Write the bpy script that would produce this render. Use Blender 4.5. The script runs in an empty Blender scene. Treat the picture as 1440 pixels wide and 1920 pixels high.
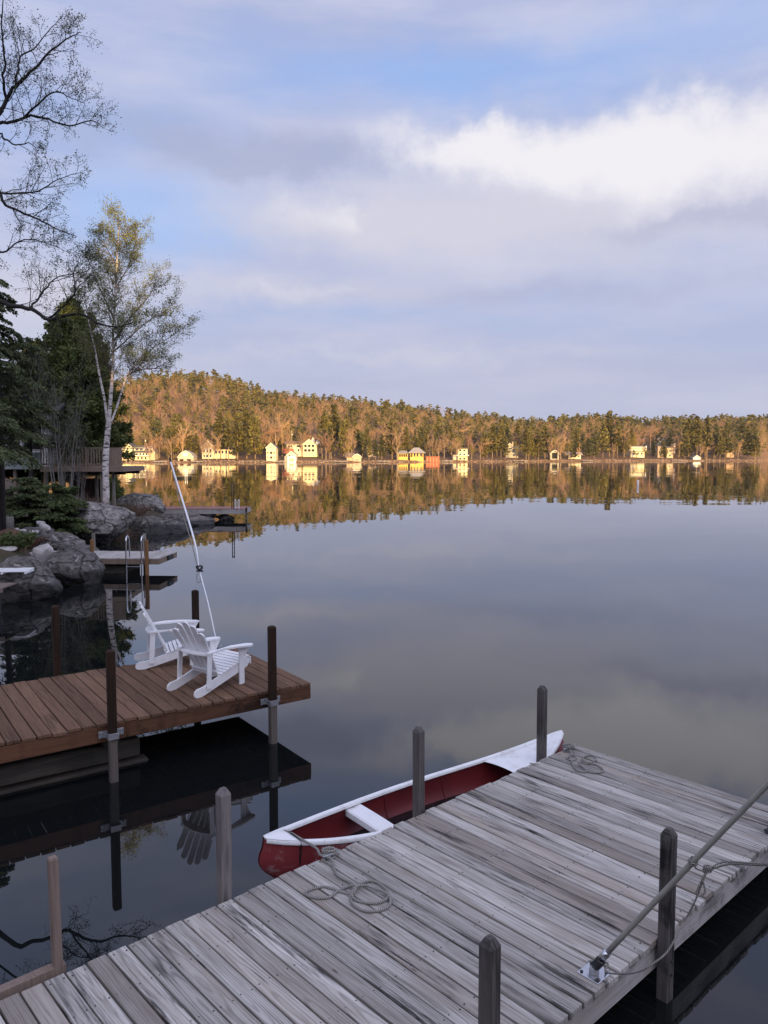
import bpy, bmesh, math, random
import numpy as np
from mathutils import Vector, Matrix, noise, Euler

# ------------------------------------------------------------------ camera, sky, sun, exposure
sc = bpy.context.scene
COL = sc.collection
R = math.radians
CAM_H, HORIZON, FOC = 3.95, 853.0, 1440.0          # metres, pixel rows of the 1440x1920 photograph
PITCH = math.atan((960 - HORIZON) / FOC)
cam_d = bpy.data.cameras.new('camera')
cam = bpy.data.objects.new('camera', cam_d)
COL.objects.link(cam)
cam_d.sensor_fit = 'VERTICAL'
cam_d.sensor_height = 36.0
cam_d.sensor_width = 27.0
cam_d.lens = 27.0
cam_d.clip_start = 0.1
cam_d.clip_end = 12000
cam.location = (0, 0, CAM_H)
cam.rotation_euler = (math.pi / 2 - PITCH, 0, 0)
sc.camera = cam

SUN_EL = R(7.0)
SUN_AZ = R(160.0)          # compass bearing of the sun measured from +Y towards +X: low behind the camera
SUN_DIR = Vector((math.sin(SUN_AZ) * math.cos(SUN_EL), math.cos(SUN_AZ) * math.cos(SUN_EL), math.sin(SUN_EL)))
sl = bpy.data.lights.new('sun', 'SUN')
sl.energy = 5.0
sl.angle = R(0.5)
sl.color = (1.0, 0.66, 0.23)
sun = bpy.data.objects.new('sun', sl)
COL.objects.link(sun)
sun.rotation_euler = SUN_DIR.to_track_quat('Z', 'Y').to_euler()
sun.location = (0, -50, 60)

sc.view_settings.view_transform = 'Standard'
sc.view_settings.look = 'None'
sc.view_settings.gamma = 1.0
sc.view_settings.exposure = 0.95
sc.view_settings.use_curve_mapping = False
sc.cycles.max_bounces = 5
sc.cycles.diffuse_bounces = 2
sc.cycles.glossy_bounces = 2
sc.cycles.transparent_max_bounces = 6
sc.cycles.use_denoising = True


class NT:
    """short-hand for building node trees"""
    def __init__(self, tree):
        self.t = tree
        self.n = tree.nodes
        self.l = tree.links

    def node(self, kind, **kw):
        nd = self.n.new(kind)
        for k, v in kw.items():
            setattr(nd, k, v)
        return nd

    def put(self, sock, v):
        if isinstance(v, bpy.types.NodeSocket):
            self.l.new(v, sock)
        elif v is not None:
            try:
                sock.default_value = v
            except Exception:
                sock.default_value = (v[0], v[1], v[2], 1.0) if hasattr(v, '__len__') else (v, v, v)

    def m(self, op, a, b=None, c=None, clamp=False):
        nd = self.node('ShaderNodeMath', operation=op)
        nd.use_clamp = clamp
        self.put(nd.inputs[0], a)
        self.put(nd.inputs[1], b)
        self.put(nd.inputs[2], c)
        return nd.outputs[0]

    def vm(self, op, a, b=None, scale=None):
        nd = self.node('ShaderNodeVectorMath', operation=op)
        self.put(nd.inputs[0], a)
        self.put(nd.inputs[1], b)
        if scale is not None:
            self.put(nd.inputs['Scale'], scale)
        return nd.outputs['Value'] if op in ('LENGTH', 'DOT_PRODUCT', 'DISTANCE') else nd.outputs[0]

    def sep(self, v):
        nd = self.node('ShaderNodeSeparateXYZ')
        self.put(nd.inputs[0], v)
        return nd.outputs

    def comb(self, x, y, z):
        nd = self.node('ShaderNodeCombineXYZ')
        for i, v in enumerate((x, y, z)):
            self.put(nd.inputs[i], v)
        return nd.outputs[0]

    def noise(self, vec, scale=1.0, detail=3.0, rough=0.5, dist=0.0, color=False):
        nd = self.node('ShaderNodeTexNoise')
        self.put(nd.inputs['Vector'], vec)
        nd.inputs['Scale'].default_value = scale
        nd.inputs['Detail'].default_value = detail
        nd.inputs['Roughness'].default_value = rough
        nd.inputs['Distortion'].default_value = dist
        return nd.outputs['Color' if color else 'Fac']

    def voro(self, vec, scale=1.0, feature='F1', out='Distance'):
        nd = self.node('ShaderNodeTexVoronoi', feature=feature)
        self.put(nd.inputs['Vector'], vec)
        nd.inputs['Scale'].default_value = scale
        return nd.outputs[out]

    def mapr(self, v, a, b, c=0.0, d=1.0, smooth=True):
        nd = self.node('ShaderNodeMapRange')
        nd.interpolation_type = 'SMOOTHSTEP' if smooth else 'LINEAR'
        self.put(nd.inputs[0], v)
        for i, x in enumerate((a, b, c, d)):
            nd.inputs[i + 1].default_value = x
        return nd.outputs[0]

    def mix(self, f, a, b, mode='MIX'):
        nd = self.node('ShaderNodeMix', data_type='RGBA', blend_type=mode)
        self.put(nd.inputs[0], f)
        for s, v in ((nd.inputs[6], a), (nd.inputs[7], b)):
            if isinstance(v, bpy.types.NodeSocket):
                self.l.new(v, s)
            else:
                s.default_value = (v[0], v[1], v[2], 1.0)
        return nd.outputs[2]


def make_world():
    w = bpy.data.worlds.new('World')
    sc.world = w
    w.use_nodes = True
    t = NT(w.node_tree)
    t.n.clear()
    out = t.node('ShaderNodeOutputWorld')
    bg = t.node('ShaderNodeBackground')
    bg.inputs['Strength'].default_value = 0.071
    t.l.new(bg.outputs[0], out.inputs[0])
    sky = t.node('ShaderNodeTexSky', sky_type='NISHITA')
    sky.sun_disc = False
    sky.sun_elevation = SUN_EL
    sky.sun_rotation = SUN_AZ
    sky.altitude = 200
    sky.air_density = 1.0
    sky.dust_density = 1.0
    sky.ozone_density = 1.5
    tc = t.node('ShaderNodeTexCoord')
    d = tc.outputs['Generated']
    x, y, z = t.sep(d)[:3]
    az = t.m('ARCTAN2', x, y)
    el = t.m('ARCSINE', z)
    zc = t.m('ADD', t.m('MAXIMUM', z, 0.0), 0.10)
    plane = t.comb(t.m('DIVIDE', x, zc), t.m('DIVIDE', y, zc), 0.0)
    # sheets of stratus seen in perspective
    n1 = t.noise(t.vm('MULTIPLY', plane, (0.27, 0.6, 1.0)), 1.0, 3, 0.55)
    ang = t.comb(az, el, 0.0)
    nb = t.noise(t.vm('MULTIPLY', ang, (2.6, 12.0, 1.0)), 1.0, 5, 0.58)
    warp = t.noise(ang, 6.0, 6, 0.66, color=True)
    wv = t.vm('SUBTRACT', warp, (0.5, 0.5, 0.5))
    det = t.sep(wv)[2]
    aw = t.vm('MULTIPLY_ADD', wv, (0.24, 0.12, 0), None)
    t.put(aw.node.inputs[2], ang)

    def total(lst):
        """sum of soft elliptical cloud banks, each given by its bearing, height and extent in the sky"""
        s = None
        for (u, v, ru, rv, amp) in lst:
            a0 = math.atan((u - 720) / FOC)
            e0 = math.atan((HORIZON - v) / FOC * math.cos(a0))
            q = t.vm('MULTIPLY_ADD', aw, (FOC / ru, FOC / rv, 0))
            q.node.inputs[2].default_value = (-a0 * FOC / ru, -e0 * FOC / rv, 0)
            bb = t.m('EXPONENT', t.m('MULTIPLY_ADD', t.vm('DOT_PRODUCT', q, q), -1.0, math.log(amp)))
            s = bb if s is None else t.m('ADD', s, bb)
        return s
    s_dot = t.vm('DOT_PRODUCT', d, tuple(SUN_DIR))
    glow = t.mapr(s_dot, -0.45, 0.9, 1.0, 2.3)           # sheets nearer the sun scatter more light
    base = t.vm('MULTIPLY', sky.outputs[0], (0.35, 0.40, 0.45))
    blue = t.vm('ADD', base, (1.7, 2.75, 5.3))           # clear sky of the gaps
    veil_m = t.mapr(t.m('ADD', t.m('MULTIPLY', n1, 0.6), t.m('MULTIPLY', nb, 0.5)), 0.34, 0.66, 0.45, 1.0)
    gaps = total([(300, 420, 135, 85, .9), (800, 165, 300, 50, 0.65), (1330, 90, 330, 60, 0.45)])
    veil_m = t.m('MULTIPLY', veil_m, t.m('SUBTRACT', 1.0, t.m('MINIMUM', gaps, 0.92)))
    veil = t.mix(t.mapr(nb, 0.35, 0.65), (3.25, 3.5, 5.05), (4.15, 4.35, 5.75))
    low = t.mapr(el, 0.02, 0.30, 0.85, 0.0)
    c = t.mix(veil_m, blue, veil)
    c = t.mix(low, c, t.mix(t.mapr(nb, 0.3, 0.7), (3.45, 3.65, 4.85), (4.0, 4.1, 5.2)))
    # pale belly of the big bank, slate bands, then the sunlit tops
    c = t.mix(t.m('MINIMUM', total([(1080, 410, 480, 110, .95), (620, 430, 300, 50, .6), (520, 560, 260, 24, .7), (700, 672, 420, 12, .4), (60, 580, 160, 70, .8)]), 1.0), c, (4.75, 4.75, 5.6))
    dark = t.m('MINIMUM', total([(560, 325, 150, 26, 0.75), (400, 285, 170, 32, .6), (230, 250, 180, 34, .25), (1330, 425, 200, 18, .5), (1050, 560, 330, 22, .4)]), 0.62)
    c = t.mix(dark, c, (2.95, 3.2, 4.5))
    br = total([(1250, 300, 260, 60, .85), (1200, 232, 90, 34, .5), (860, 292, 180, 44, .95), (880, 260, 46, 24, .45), (1420, 330, 180, 60, .7),
                (1040, 318, 260, 55, .8), (560, 410, 110, 34, .55), (660, 412, 44, 22, .55), (560, 560, 190, 13, .38)])
    scat = t.m('MULTIPLY', t.mapr(t.m('MULTIPLY_ADD', nb, 0.3, n1), 0.66, 0.9, 0.0, 0.8), t.m('MAXIMUM', t.mapr(t.m('ABSOLUTE', az), 0.5, 0.8), t.mapr(el, 0.58, 0.75)))
    brm = t.mapr(t.m('MULTIPLY_ADD', det, 1.1, br), 0.16, 1.45, 0.0, 1.0)
    brm = t.m('MAXIMUM', brm, scat)
    c = t.mix(brm, c, (6.5, 6.35, 6.7))
    c = t.vm('SCALE', c, scale=glow)
    # below the horizon
    c = t.mix(t.mapr(el, -0.04, 0.0), (1.2, 1.2, 1.3), c)
    t.put(bg.inputs['Color'], c)


make_world()


# ------------------------------------------------------------------ pixel helpers (layout only)
_c, _s = math.cos(PITCH), math.sin(PITCH)


def _ray(u, v):
    x, y = (u - 720) / FOC, -(v - 960) / FOC
    return Vector((x, _c + y * _s, -_s + y * _c))


def atz(u, v, z=0.0):
    r = _ray(u, v)
    return Vector((0, 0, CAM_H)) + r * ((z - CAM_H) / r.z)


def aty(u, v, Y):
    r = _ray(u, v)
    return Vector((0, 0, CAM_H)) + r * (Y / r.y)


# ------------------------------------------------------------------ materials
MATS = {}


def material(name, rough=0.7, spec=0.35):
    m = bpy.data.materials.new(name)
    m.use_nodes = True
    t = NT(m.node_tree)
    b = t.n['Principled BSDF']
    b.inputs['Roughness'].default_value = rough
    b.inputs['Specular IOR Level'].default_value = spec
    MATS[name] = m
    return m, t, b


def bump(t, b, h, strength=0.4, dist=0.01):
    nd = t.node('ShaderNodeBump')
    nd.inputs['Strength'].default_value = strength
    nd.inputs['Distance'].default_value = dist
    t.put(nd.inputs['Height'], h)
    t.l.new(nd.outputs[0], b.inputs['Normal'])


def objco(t, spread=10.0):
    tc = t.node('ShaderNodeTexCoord')
    oi = t.node('ShaderNodeObjectInfo')
    r = oi.outputs['Random']
    off = t.comb(t.m('MULTIPLY', r, 13.7 * spread), t.m('MULTIPLY', r, 7.3 * spread), t.m('MULTIPLY', r, 31.1 * spread))
    return tc.outputs['Object'], t.vm('ADD', tc.outputs['Object'], off), r


def plain(name, col, rough=0.7, var=0.12, scale=6.0, spec=0.35, metal=0.0):
    m, t, b = material(name, rough, spec)
    o, v, r = objco(t)
    n = t.noise(v, scale, 4, 0.6)
    k = t.m('ADD', t.mapr(n, 0.25, 0.75, 1 - var, 1 + var), t.mapr(r, 0, 1, -var * .4, var * .4, False))
    t.put(b.inputs['Base Color'], t.vm('SCALE', tuple(col), scale=k))
    b.inputs['Metallic'].default_value = metal
    return m


def wood(name, light, dark, stain, brown, grain=0.6, stain_amt=0.5, axis=0, ring=0.011, tint=0.12, rough=0.82, patch=0.35, weather=None, hue=0.0, checks=False, mildew=None):
    """boards with stretched grain, cathedral rings and dark weather streaks along the board's length"""
    m, t, b = material(name, rough, 0.2)
    o, v, r = objco(t)
    vx = t.sep(v)
    ox = t.sep(o)
    L, A, B = [(0, 1, 2), (1, 0, 2), (2, 0, 1)][axis]
    long_, a_, b_ = vx[L], vx[A], vx[B]
    st = t.comb(t.m('MULTIPLY', long_, .8), t.m('MULTIPLY', a_, 19.0), t.m('MULTIPLY', b_, 19.0))
    fine = t.noise(st, 2.6, 6, 0.65)
    med = t.noise(t.comb(long_, t.m('MULTIPLY', a_, 9.0), t.m('MULTIPLY', b_, 9.0)), 1.1, 4, 0.6)
    wob = t.noise(t.comb(t.m('MULTIPLY', long_, .55), t.m('MULTIPLY', r, 90.0), t.m('MULTIPLY', a_, 2.0)), 1.0, 3, 0.5)
    aoff = t.m('ADD', ox[A], t.mapr(t.m('FRACT', t.m('MULTIPLY', r, 17.3)), 0, 1, -0.05, 0.05, False))
    hh = t.m('ADD', t.m('MULTIPLY', t.m('SUBTRACT', wob, 0.5), 0.16), t.mapr(t.m('FRACT', t.m('MULTIPLY', r, 41.9)), 0, 1, -0.06, 0.06, False))
    rr = t.m('SQRT', t.m('ADD', t.m('MULTIPLY', aoff, aoff), t.m('MULTIPLY', hh, hh)))
    rings = t.m('SINE', t.m('ADD', t.m('MULTIPLY', rr, 6.283 / ring), t.m('MULTIPLY', fine, 1.6)))
    rings = t.mapr(rings, 0.1, 1.0)
    f = t.m('ADD', t.m('MULTIPLY', t.mapr(fine, 0.36, 0.68), 0.46), t.m('MULTIPLY', rings, 0.42 * grain), clamp=True)
    c = t.mix(f, light, dark)
    c = t.mix(t.m('MULTIPLY', t.mapr(med, 0.42, 0.72), patch), c, brown)
    c = t.mix(t.mapr(t.m('FRACT', t.m('MULTIPLY', r, 3.31)), .35, 1.0, 0.0, hue), c, brown)
    s = t.noise(t.comb(t.m('MULTIPLY', long_, 1.1), t.m('MULTIPLY', a_, 17.0), b_), 1.25, 6, 0.68, 0.15)
    sp = t.noise(v, 0.8, 2, 0.5)
    sm = t.m('MULTIPLY', t.mapr(s, 0.47, 0.62), t.mapr(sp, 0.46, 0.64))
    sm = t.m('MULTIPLY', sm, t.mapr(fine, 0.2, 0.6, 0.5, 1.0))
    c = t.mix(t.m('MULTIPLY', sm, stain_amt), c, stain)
    if checks:                             # drying cracks along the grain, and the odd knot
        ck = t.noise(t.comb(t.m('MULTIPLY', long_, 1.6), t.m('MULTIPLY', a_, 75.0), t.m('MULTIPLY', b_, 10.0)), 1.0, 2, .5)
        c = t.mix(t.mapr(ck, .70, .76, 0, .75), c, stain)
        kv = t.node('ShaderNodeTexVoronoi', feature='F1')
        t.put(kv.inputs['Vector'], t.comb(t.m('MULTIPLY', long_, 2.1), t.m('MULTIPLY', a_, 6.5), t.m('MULTIPLY', r, 50.0)))
        kv.inputs['Scale'].default_value = 1.0
        pick = t.mapr(t.sep(kv.outputs['Color'])[0], .72, .74)
        kn = t.mapr(kv.outputs['Distance'], .045, .10, 1, 0)
        c = t.mix(t.m('MULTIPLY', t.m('MULTIPLY', kn, pick), .85), c, tuple(q * .45 for q in brown))
    c = t.vm('SCALE', c, scale=t.mapr(t.m('FRACT', t.m('MULTIPLY', r, 7.77)), 0, 1, 1 - tint, 1 + tint, False))
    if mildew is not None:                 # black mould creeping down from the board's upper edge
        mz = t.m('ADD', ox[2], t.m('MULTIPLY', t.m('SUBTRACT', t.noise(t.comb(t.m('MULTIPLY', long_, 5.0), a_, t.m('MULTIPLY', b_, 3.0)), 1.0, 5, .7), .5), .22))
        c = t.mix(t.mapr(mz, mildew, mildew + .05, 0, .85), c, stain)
    if weather is not None:                # unstained foot, bleached and water-marked
        wz = t.m('ADD', ox[L], t.m('MULTIPLY', t.m('SUBTRACT', med, .5), .25))
        c = t.mix(t.mapr(wz, weather - .06, weather + .02, 1, 0), c, t.mix(fine, (.20, .165, .14), (.045, .038, .033)))
    t.put(b.inputs['Base Color'], c)
    bump(t, b, t.m('SUBTRACT', t.m('MULTIPLY', fine, -0.8), t.m('MULTIPLY', rings, 0.35)), 0.5, 0.004)
    return m


wood('grey_plank', (.52, .485, .445), (.13, .112, .098), (.016, .016, .018), (.22, .172, .135), 0.85, 0.97, ring=.015, tint=.27, patch=.5, hue=.6, checks=True)
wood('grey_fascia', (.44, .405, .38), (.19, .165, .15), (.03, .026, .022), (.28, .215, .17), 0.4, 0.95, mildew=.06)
wood('grey_post', (.135, .120, .112), (.022, .019, .018), (.006, .006, .0065), (.075, .056, .046), 0.7, 0.97, axis=2, ring=.02, checks=True)
wood('pale_post', (.23, .205, .195), (.05, .043, .042), (.018, .016, .017), (.19, .14, .115), 0.8, 0.95, axis=2, ring=.02, checks=True)
wood('new_timber', (.22, .165, .135), (.11, .08, .066), (.07, .045, .035), (.27, .19, .14), 0.5, 0.5, axis=2)
wood('brown_plank', (.165, .092, .056), (.070, .036, .021), (.035, .020, .014), (.185, .110, .072), 0.5, 0.7, tint=.22, ring=.016, checks=True)
wood('brown_fascia', (.135, .062, .033), (.060, .027, .016), (.016, .009, .006), (.16, .075, .042), 0.6, 0.85)
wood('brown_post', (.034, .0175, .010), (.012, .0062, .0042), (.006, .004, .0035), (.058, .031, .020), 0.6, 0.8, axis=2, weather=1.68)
wood('amber_post', (.26, .13, .055), (.14, .07, .03), (.05, .03, .02), (.22, .12, .06), 0.6, 0.5, axis=2)
wood('pole_wood', (.24, .21, .17), (.10, .09, .08), (.03, .03, .03), (.16, .13, .10), 0.5, 0.7, axis=2)
wood('silver_plank', (.48, .44, .41), (.24, .21, .20), (.07, .06, .06), (.30, .24, .20), 0.5, 0.5)
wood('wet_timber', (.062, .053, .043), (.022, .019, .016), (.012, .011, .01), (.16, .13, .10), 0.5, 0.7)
wood('red_plank', (.33, .165, .135), (.21, .10, .085), (.10, .05, .045), (.28, .16, .13), 0.4, 0.4)
wood('deck_timber', (.27, .195, .145), (.15, .105, .08), (.05, .04, .03), (.22, .16, .12), 0.4, 0.4, axis=2)



def worn_paint():
    m, t, b = material('white_paint', 0.5, 0.35)
    o, v, r = objco(t)
    n = t.noise(v, 6.0, 6, .7)
    n2 = t.noise(t.vm('MULTIPLY', v, (9, 9, 3)), 2.0, 4, .65)
    c = t.mix(t.mapr(n, .48, .75, 0, .55), (.80, .785, .785), (.60, .565, .53))
    c = t.mix(t.mapr(n2, .68, .74, 0, .8), c, (.36, .32, .28))
    t.put(b.inputs['Base Color'], c)


worn_paint()
plain('pole_white', (.80, .80, .82), 0.35, 0.03, 9, 0.5)
plain('galvanised', (.36, .36, .37), 0.5, 0.25, 30, 0.5, 0.75)
plain('steel', (.62, .62, .64), 0.22, 0.05, 20, 0.5, 1.0)
plain('aluminium', (.70, .71, .74), 0.33, 0.05, 20, 0.5, 0.9)
plain('tan_pole', (.27, .255, .22), 0.5, 0.08, 14, 0.4)
plain('black_iron', (.018, .018, .02), 0.5, 0.2, 20)
plain('screw_dark', (.035, .032, .03), 0.7, 0.2, 20)
plain('painted_shade', (.012, .011, .01), 0.9, 0.1, 3)  # near-black colour standing for the shade inside openings
plain('far_glass', (.022, .022, .026), 0.12, 0.1, 3, 0.5)
plain('house_yellow', (.66, .57, .36), 0.7, 0.04, 2)
plain('house_cream', (.66, .57, .42), 0.7, 0.04, 2)
plain('house_gold', (.60, .40, .12), 0.7, 0.04, 2)
plain('house_tan', (.48, .38, .28), 0.7, 0.06, 2)
plain('house_rose', (.40, .28, .22), 0.7, 0.06, 2)
plain('house_grey', (.34, .32, .28), 0.7, 0.06, 2)
plain('house_sage', (.28, .31, .29), 0.7, 0.06, 2)
plain('barn_red', (.33, .10, .055), 0.7, 0.08, 2)
plain('trim_white', (.70, .67, .63), 0.6, 0.04, 2)
plain('roof_dark', (.085, .08, .075), 0.85, 0.15, 2)
plain('roof_brown', (.20, .14, .105), 0.85, 0.15, 2)
plain('roof_pale', (.30, .27, .25), 0.8, 0.1, 2)
plain('chimney_stone', (.48, .38, .32), 0.8, 0.2, 3)
plain('pine_needle', (.135, .112, .030), 0.7, 0.30, 0.35, 0.2)
plain('pine_needle_deep', (.095, .088, .027), 0.7, 0.30, 0.35, 0.2)
plain('bud_leaf', (.19, .145, .034), 0.7, 0.25, 0.3, 0.2)
plain('bare_twig', (.36, .225, .125), 0.8, 0.22, 0.2, 0.2)
plain('bare_twig_pink', (.34, .19, .115), 0.8, 0.22, 0.2, 0.2)
plain('far_trunk', (.25, .17, .11), 0.85, 0.25, 0.6, 0.2)
plain('pale_trunk', (.36, .28, .20), 0.85, 0.2, 0.6, 0.2)
plain('dark_bark', (.035, .030, .028), 0.9, 0.3, 12, 0.2)
plain('grey_bark', (.15, .135, .12), 0.9, 0.3, 12, 0.2)
plain('hemlock_needle', (.070, .086, .034), 0.65, 0.35, 1.5, 0.25)
plain('yew_needle', (.080, .105, .034), 0.65, 0.35, 1.5, 0.25)
plain('near_pine_needle', (.095, .115, .032), 0.65, 0.35, 1.2, 0.25)
plain('spring_leaf', (.155, .170, .048), 0.6, 0.35, 2.0, 0.3)
plain('spring_leaf_dark', (.080, .090, .028), 0.6, 0.35, 2.0, 0.3)
plain('dry_twig', (.14, .085, .06), 0.9, 0.25, 6, 0.2)
plain('rust_grass', (.16, .085, .055), 0.9, 0.3, 6, 0.2)
plain('buff_grass', (.22, .16, .10), 0.9, 0.3, 6, 0.2)
plain('shore_stone', (.26, .185, .14), 0.9, 0.35, 1.5, 0.2)
plain('pale_stone', (.45, .41, .385), 0.85, 0.2, 7, 0.2)


def birch_bark():
    m, t, b = material('birch_bark', 0.75, 0.2)
    tc = t.node('ShaderNodeTexCoord')
    v = tc.outputs['Object']
    n = t.noise(t.vm('MULTIPLY', v, (4, 4, 15)), 1.0, 4, 0.6)
    n2 = t.noise(t.vm('MULTIPLY', v, (3, 3, 5)), 1.0, 3, 0.6)
    c = t.mix(t.mapr(n2, .3, .7), (.66, .60, .56), (.40, .33, .30))
    c = t.mix(t.mapr(n, .55, .60), c, (.035, .028, .026))
    t.put(b.inputs['Base Color'], c)


birch_bark()


def birch_high():
    m, t, b = material('birch_twig', 0.8, 0.2)
    tc = t.node('ShaderNodeTexCoord')
    n = t.noise(tc.outputs['Object'], 3.0, 3, 0.6)
    t.put(b.inputs['Base Color'], t.mix(t.mapr(n, .3, .7), (.20, .145, .10), (.075, .055, .042)))


birch_high()


def granite(name, a, bcol, lich, wet=0.35):
    m, t, b = material(name, 0.85, 0.25)
    tc = t.node('ShaderNodeTexCoord')
    o = tc.outputs['Object']
    geo = t.node('ShaderNodeNewGeometry')
    pz = t.sep(geo.outputs['Position'])[2]
    n = t.noise(o, 1.1, 6, 0.65, 0.3)
    n2 = t.noise(o, 5.0, 7, 0.72)
    n3 = t.noise(o, 2.0, 6, 0.75, 0.6)
    crk = t.voro(t.vm('ADD', o, t.vm('SCALE', t.noise(o, 2.0, 3, .6, color=True), scale=.5)), 0.9, 'DISTANCE_TO_EDGE')
    c = t.mix(t.mapr(n, .35, .65), a, bcol)
    c = t.mix(t.m('MULTIPLY', t.mapr(n2, .46, .62), .8), c, tuple(q * .30 for q in a))
    c = t.mix(t.m('MULTIPLY', t.mapr(n3, .55, .63), t.mapr(n2, .38, .55)), c, lich)
    c = t.mix(t.mapr(crk, .0, .022, .75, 0), c, tuple(q * .15 for q in a))
    # the band that the lake keeps wet and algae-dark
    wz = t.m('ADD', pz, t.m('MULTIPLY', t.m('SUBTRACT', n, .5), .35))
    wm = t.mapr(wz, wet, wet + .28, 1.0, 0.0)
    c = t.mix(t.m('MULTIPLY', wm, .85), c, (.022, .021, .020))
    t.put(b.inputs['Base Color'], c)
    t.put(b.inputs['Roughness'], t.mapr(wm, 0, 1, .88, .55))
    bump(t, b, t.m('ADD', t.m('ADD', n2, t.m('MULTIPLY', n, 2.0)), t.mapr(crk, 0, .05, 0, .8)), 1.0, 0.12)


granite('granite', (.23, .205, .185), (.32, .29, .265), (.48, .44, .41))
granite('granite_dark', (.145, .128, .115), (.22, .197, .18), (.46, .42, .39))
granite('ledge', (.16, .138, .125), (.23, .195, .175), (.30, .26, .24), .2)


def soil():
    m, t, b = material('soil', 0.95, 0.15)
    tc = t.node('ShaderNodeTexCoord')
    o = tc.outputs['Object']
    n = t.noise(o, .6, 6, .65)
    n2 = t.noise(o, 5, 6, .7)
    c = t.mix(t.mapr(n, .35, .65), (.085, .060, .045), (.055, .055, .030))
    c = t.mix(t.mapr(n2, .5, .7), c, (.15, .10, .075))
    t.put(b.inputs['Base Color'], c)
    bump(t, b, n2, .8, .08)


soil()


def far_soil():
    m, t, b = material('far_soil', 0.95, 0.15)
    tc = t.node('ShaderNodeTexCoord')
    o = tc.outputs['Object']
    n = t.noise(o, .05, 6, .65)
    c = t.mix(t.mapr(n, .35, .65), (.20, .11, .065), (.13, .085, .045))
    t.put(b.inputs['Base Color'], c)


far_soil()


def water_mat():
    m, t, b = material('water', 0.0, 0.5)
    b.inputs['IOR'].default_value = 1.6
    b.inputs['Base Color'].default_value = (.0055, .0068, .0072, 1)
    tc = t.node('ShaderNodeTexCoord')
    o = tc.outputs['Object']
    px, py = t.sep(o)[:2]
    sw = t.noise(t.vm('MULTIPLY', o, (.35, .9, 1)), 1.0, 3, .55, color=True)
    fi = t.noise(t.vm('MULTIPLY', o, (1.6, 4.5, 1)), 1.0, 2, .5, color=True)
    big = t.noise(t.vm('MULTIPLY', o, (.10, .22, 1)), 1.0, 2, .5, color=True)
    half = (.5, .5, .5)
    s = t.vm('ADD', t.vm('SCALE', t.vm('SUBTRACT', sw, half), scale=.0065), t.vm('SCALE', t.vm('SUBTRACT', fi, half), scale=.0035))
    s = t.vm('ADD', s, t.vm('SCALE', t.vm('SUBTRACT', big, half), scale=.010))
    # calm near the docks, wind-touched streaks far out
    streak = t.noise(t.vm('MULTIPLY', o, (.0045, .045, 1)), 1.0, 3, .5)
    far = t.mapr(py, 60, 140)
    sm = t.m('MULTIPLY', t.mapr(streak, .53, .62), far)
    s = t.vm('ADD', s, t.vm('SCALE', t.vm('SUBTRACT', fi, half), scale=t.m('MULTIPLY', sm, .06)))
    pat = t.noise(t.vm('MULTIPLY', o, (.045, .16, 1)), 1.0, 2, .5)
    s = t.vm('ADD', s, t.vm('SCALE', t.vm('SUBTRACT', fi, half), scale=t.m('MULTIPLY', t.mapr(pat, .55, .68), .010)))
    s = t.vm('SCALE', s, scale=t.mapr(py, 8, 45, .45, 1.0))
    s = t.vm('MULTIPLY', s, (1, 1, 0))
    nrm = t.vm('NORMALIZE', t.vm('ADD', s, (0, 0, 1)))
    t.put(b.inputs['Normal'], nrm)
    t.put(b.inputs['Roughness'], t.m('MULTIPLY', sm, .06))


water_mat()


def rope_mat():
    m, t, b = material('rope', 0.9, 0.15)
    uv = t.node('ShaderNodeUVMap')
    u, v = t.sep(uv.outputs[0])[:2]
    w = t.m('SINE', t.m('MULTIPLY', t.m('ADD', t.m('MULTIPLY', v, 55.0), t.m('MULTIPLY', u, 3.0)), 6.283))
    c = t.mix(t.mapr(w, -.6, .6), (.15, .14, .125), (.46, .43, .39))
    t.put(b.inputs['Base Color'], c)
    bump(t, b, w, .9, .004)


rope_mat()


def canoe_mats():
    m, t, b = material('canoe_red', 0.42, 0.4)
    tc = t.node('ShaderNodeTexCoord')
    o = tc.outputs['Object']
    n = t.noise(t.vm('MULTIPLY', o, (3, 6, 9)), 1.0, 6, .7, .6)
    n2 = t.noise(o, 14, 5, .7, 1.0)
    c = t.mix(t.mapr(n, .54, .68), (.20, .030, .034), (.30, .17, .165))
    c = t.mix(t.mapr(n2, .62, .70, 0, .6), c, (.42, .36, .35))
    t.put(b.inputs['Base Color'], c)
    t.put(b.inputs['Roughness'], t.mapr(n, .4, .7, .35, .7))
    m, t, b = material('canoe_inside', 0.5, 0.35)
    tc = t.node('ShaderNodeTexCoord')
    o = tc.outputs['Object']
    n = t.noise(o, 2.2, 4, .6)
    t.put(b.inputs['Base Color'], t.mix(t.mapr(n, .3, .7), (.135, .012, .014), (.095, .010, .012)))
    m, t, b = material('canoe_white', 0.5, 0.35)
    tc = t.node('ShaderNodeTexCoord')
    o = tc.outputs['Object']
    n = t.noise(o, 5, 5, .65)
    t.put(b.inputs['Base Color'], t.mix(t.mapr(n, .45, .75), (.80, .785, .78), (.58, .56, .53)))


canoe_mats()


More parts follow.
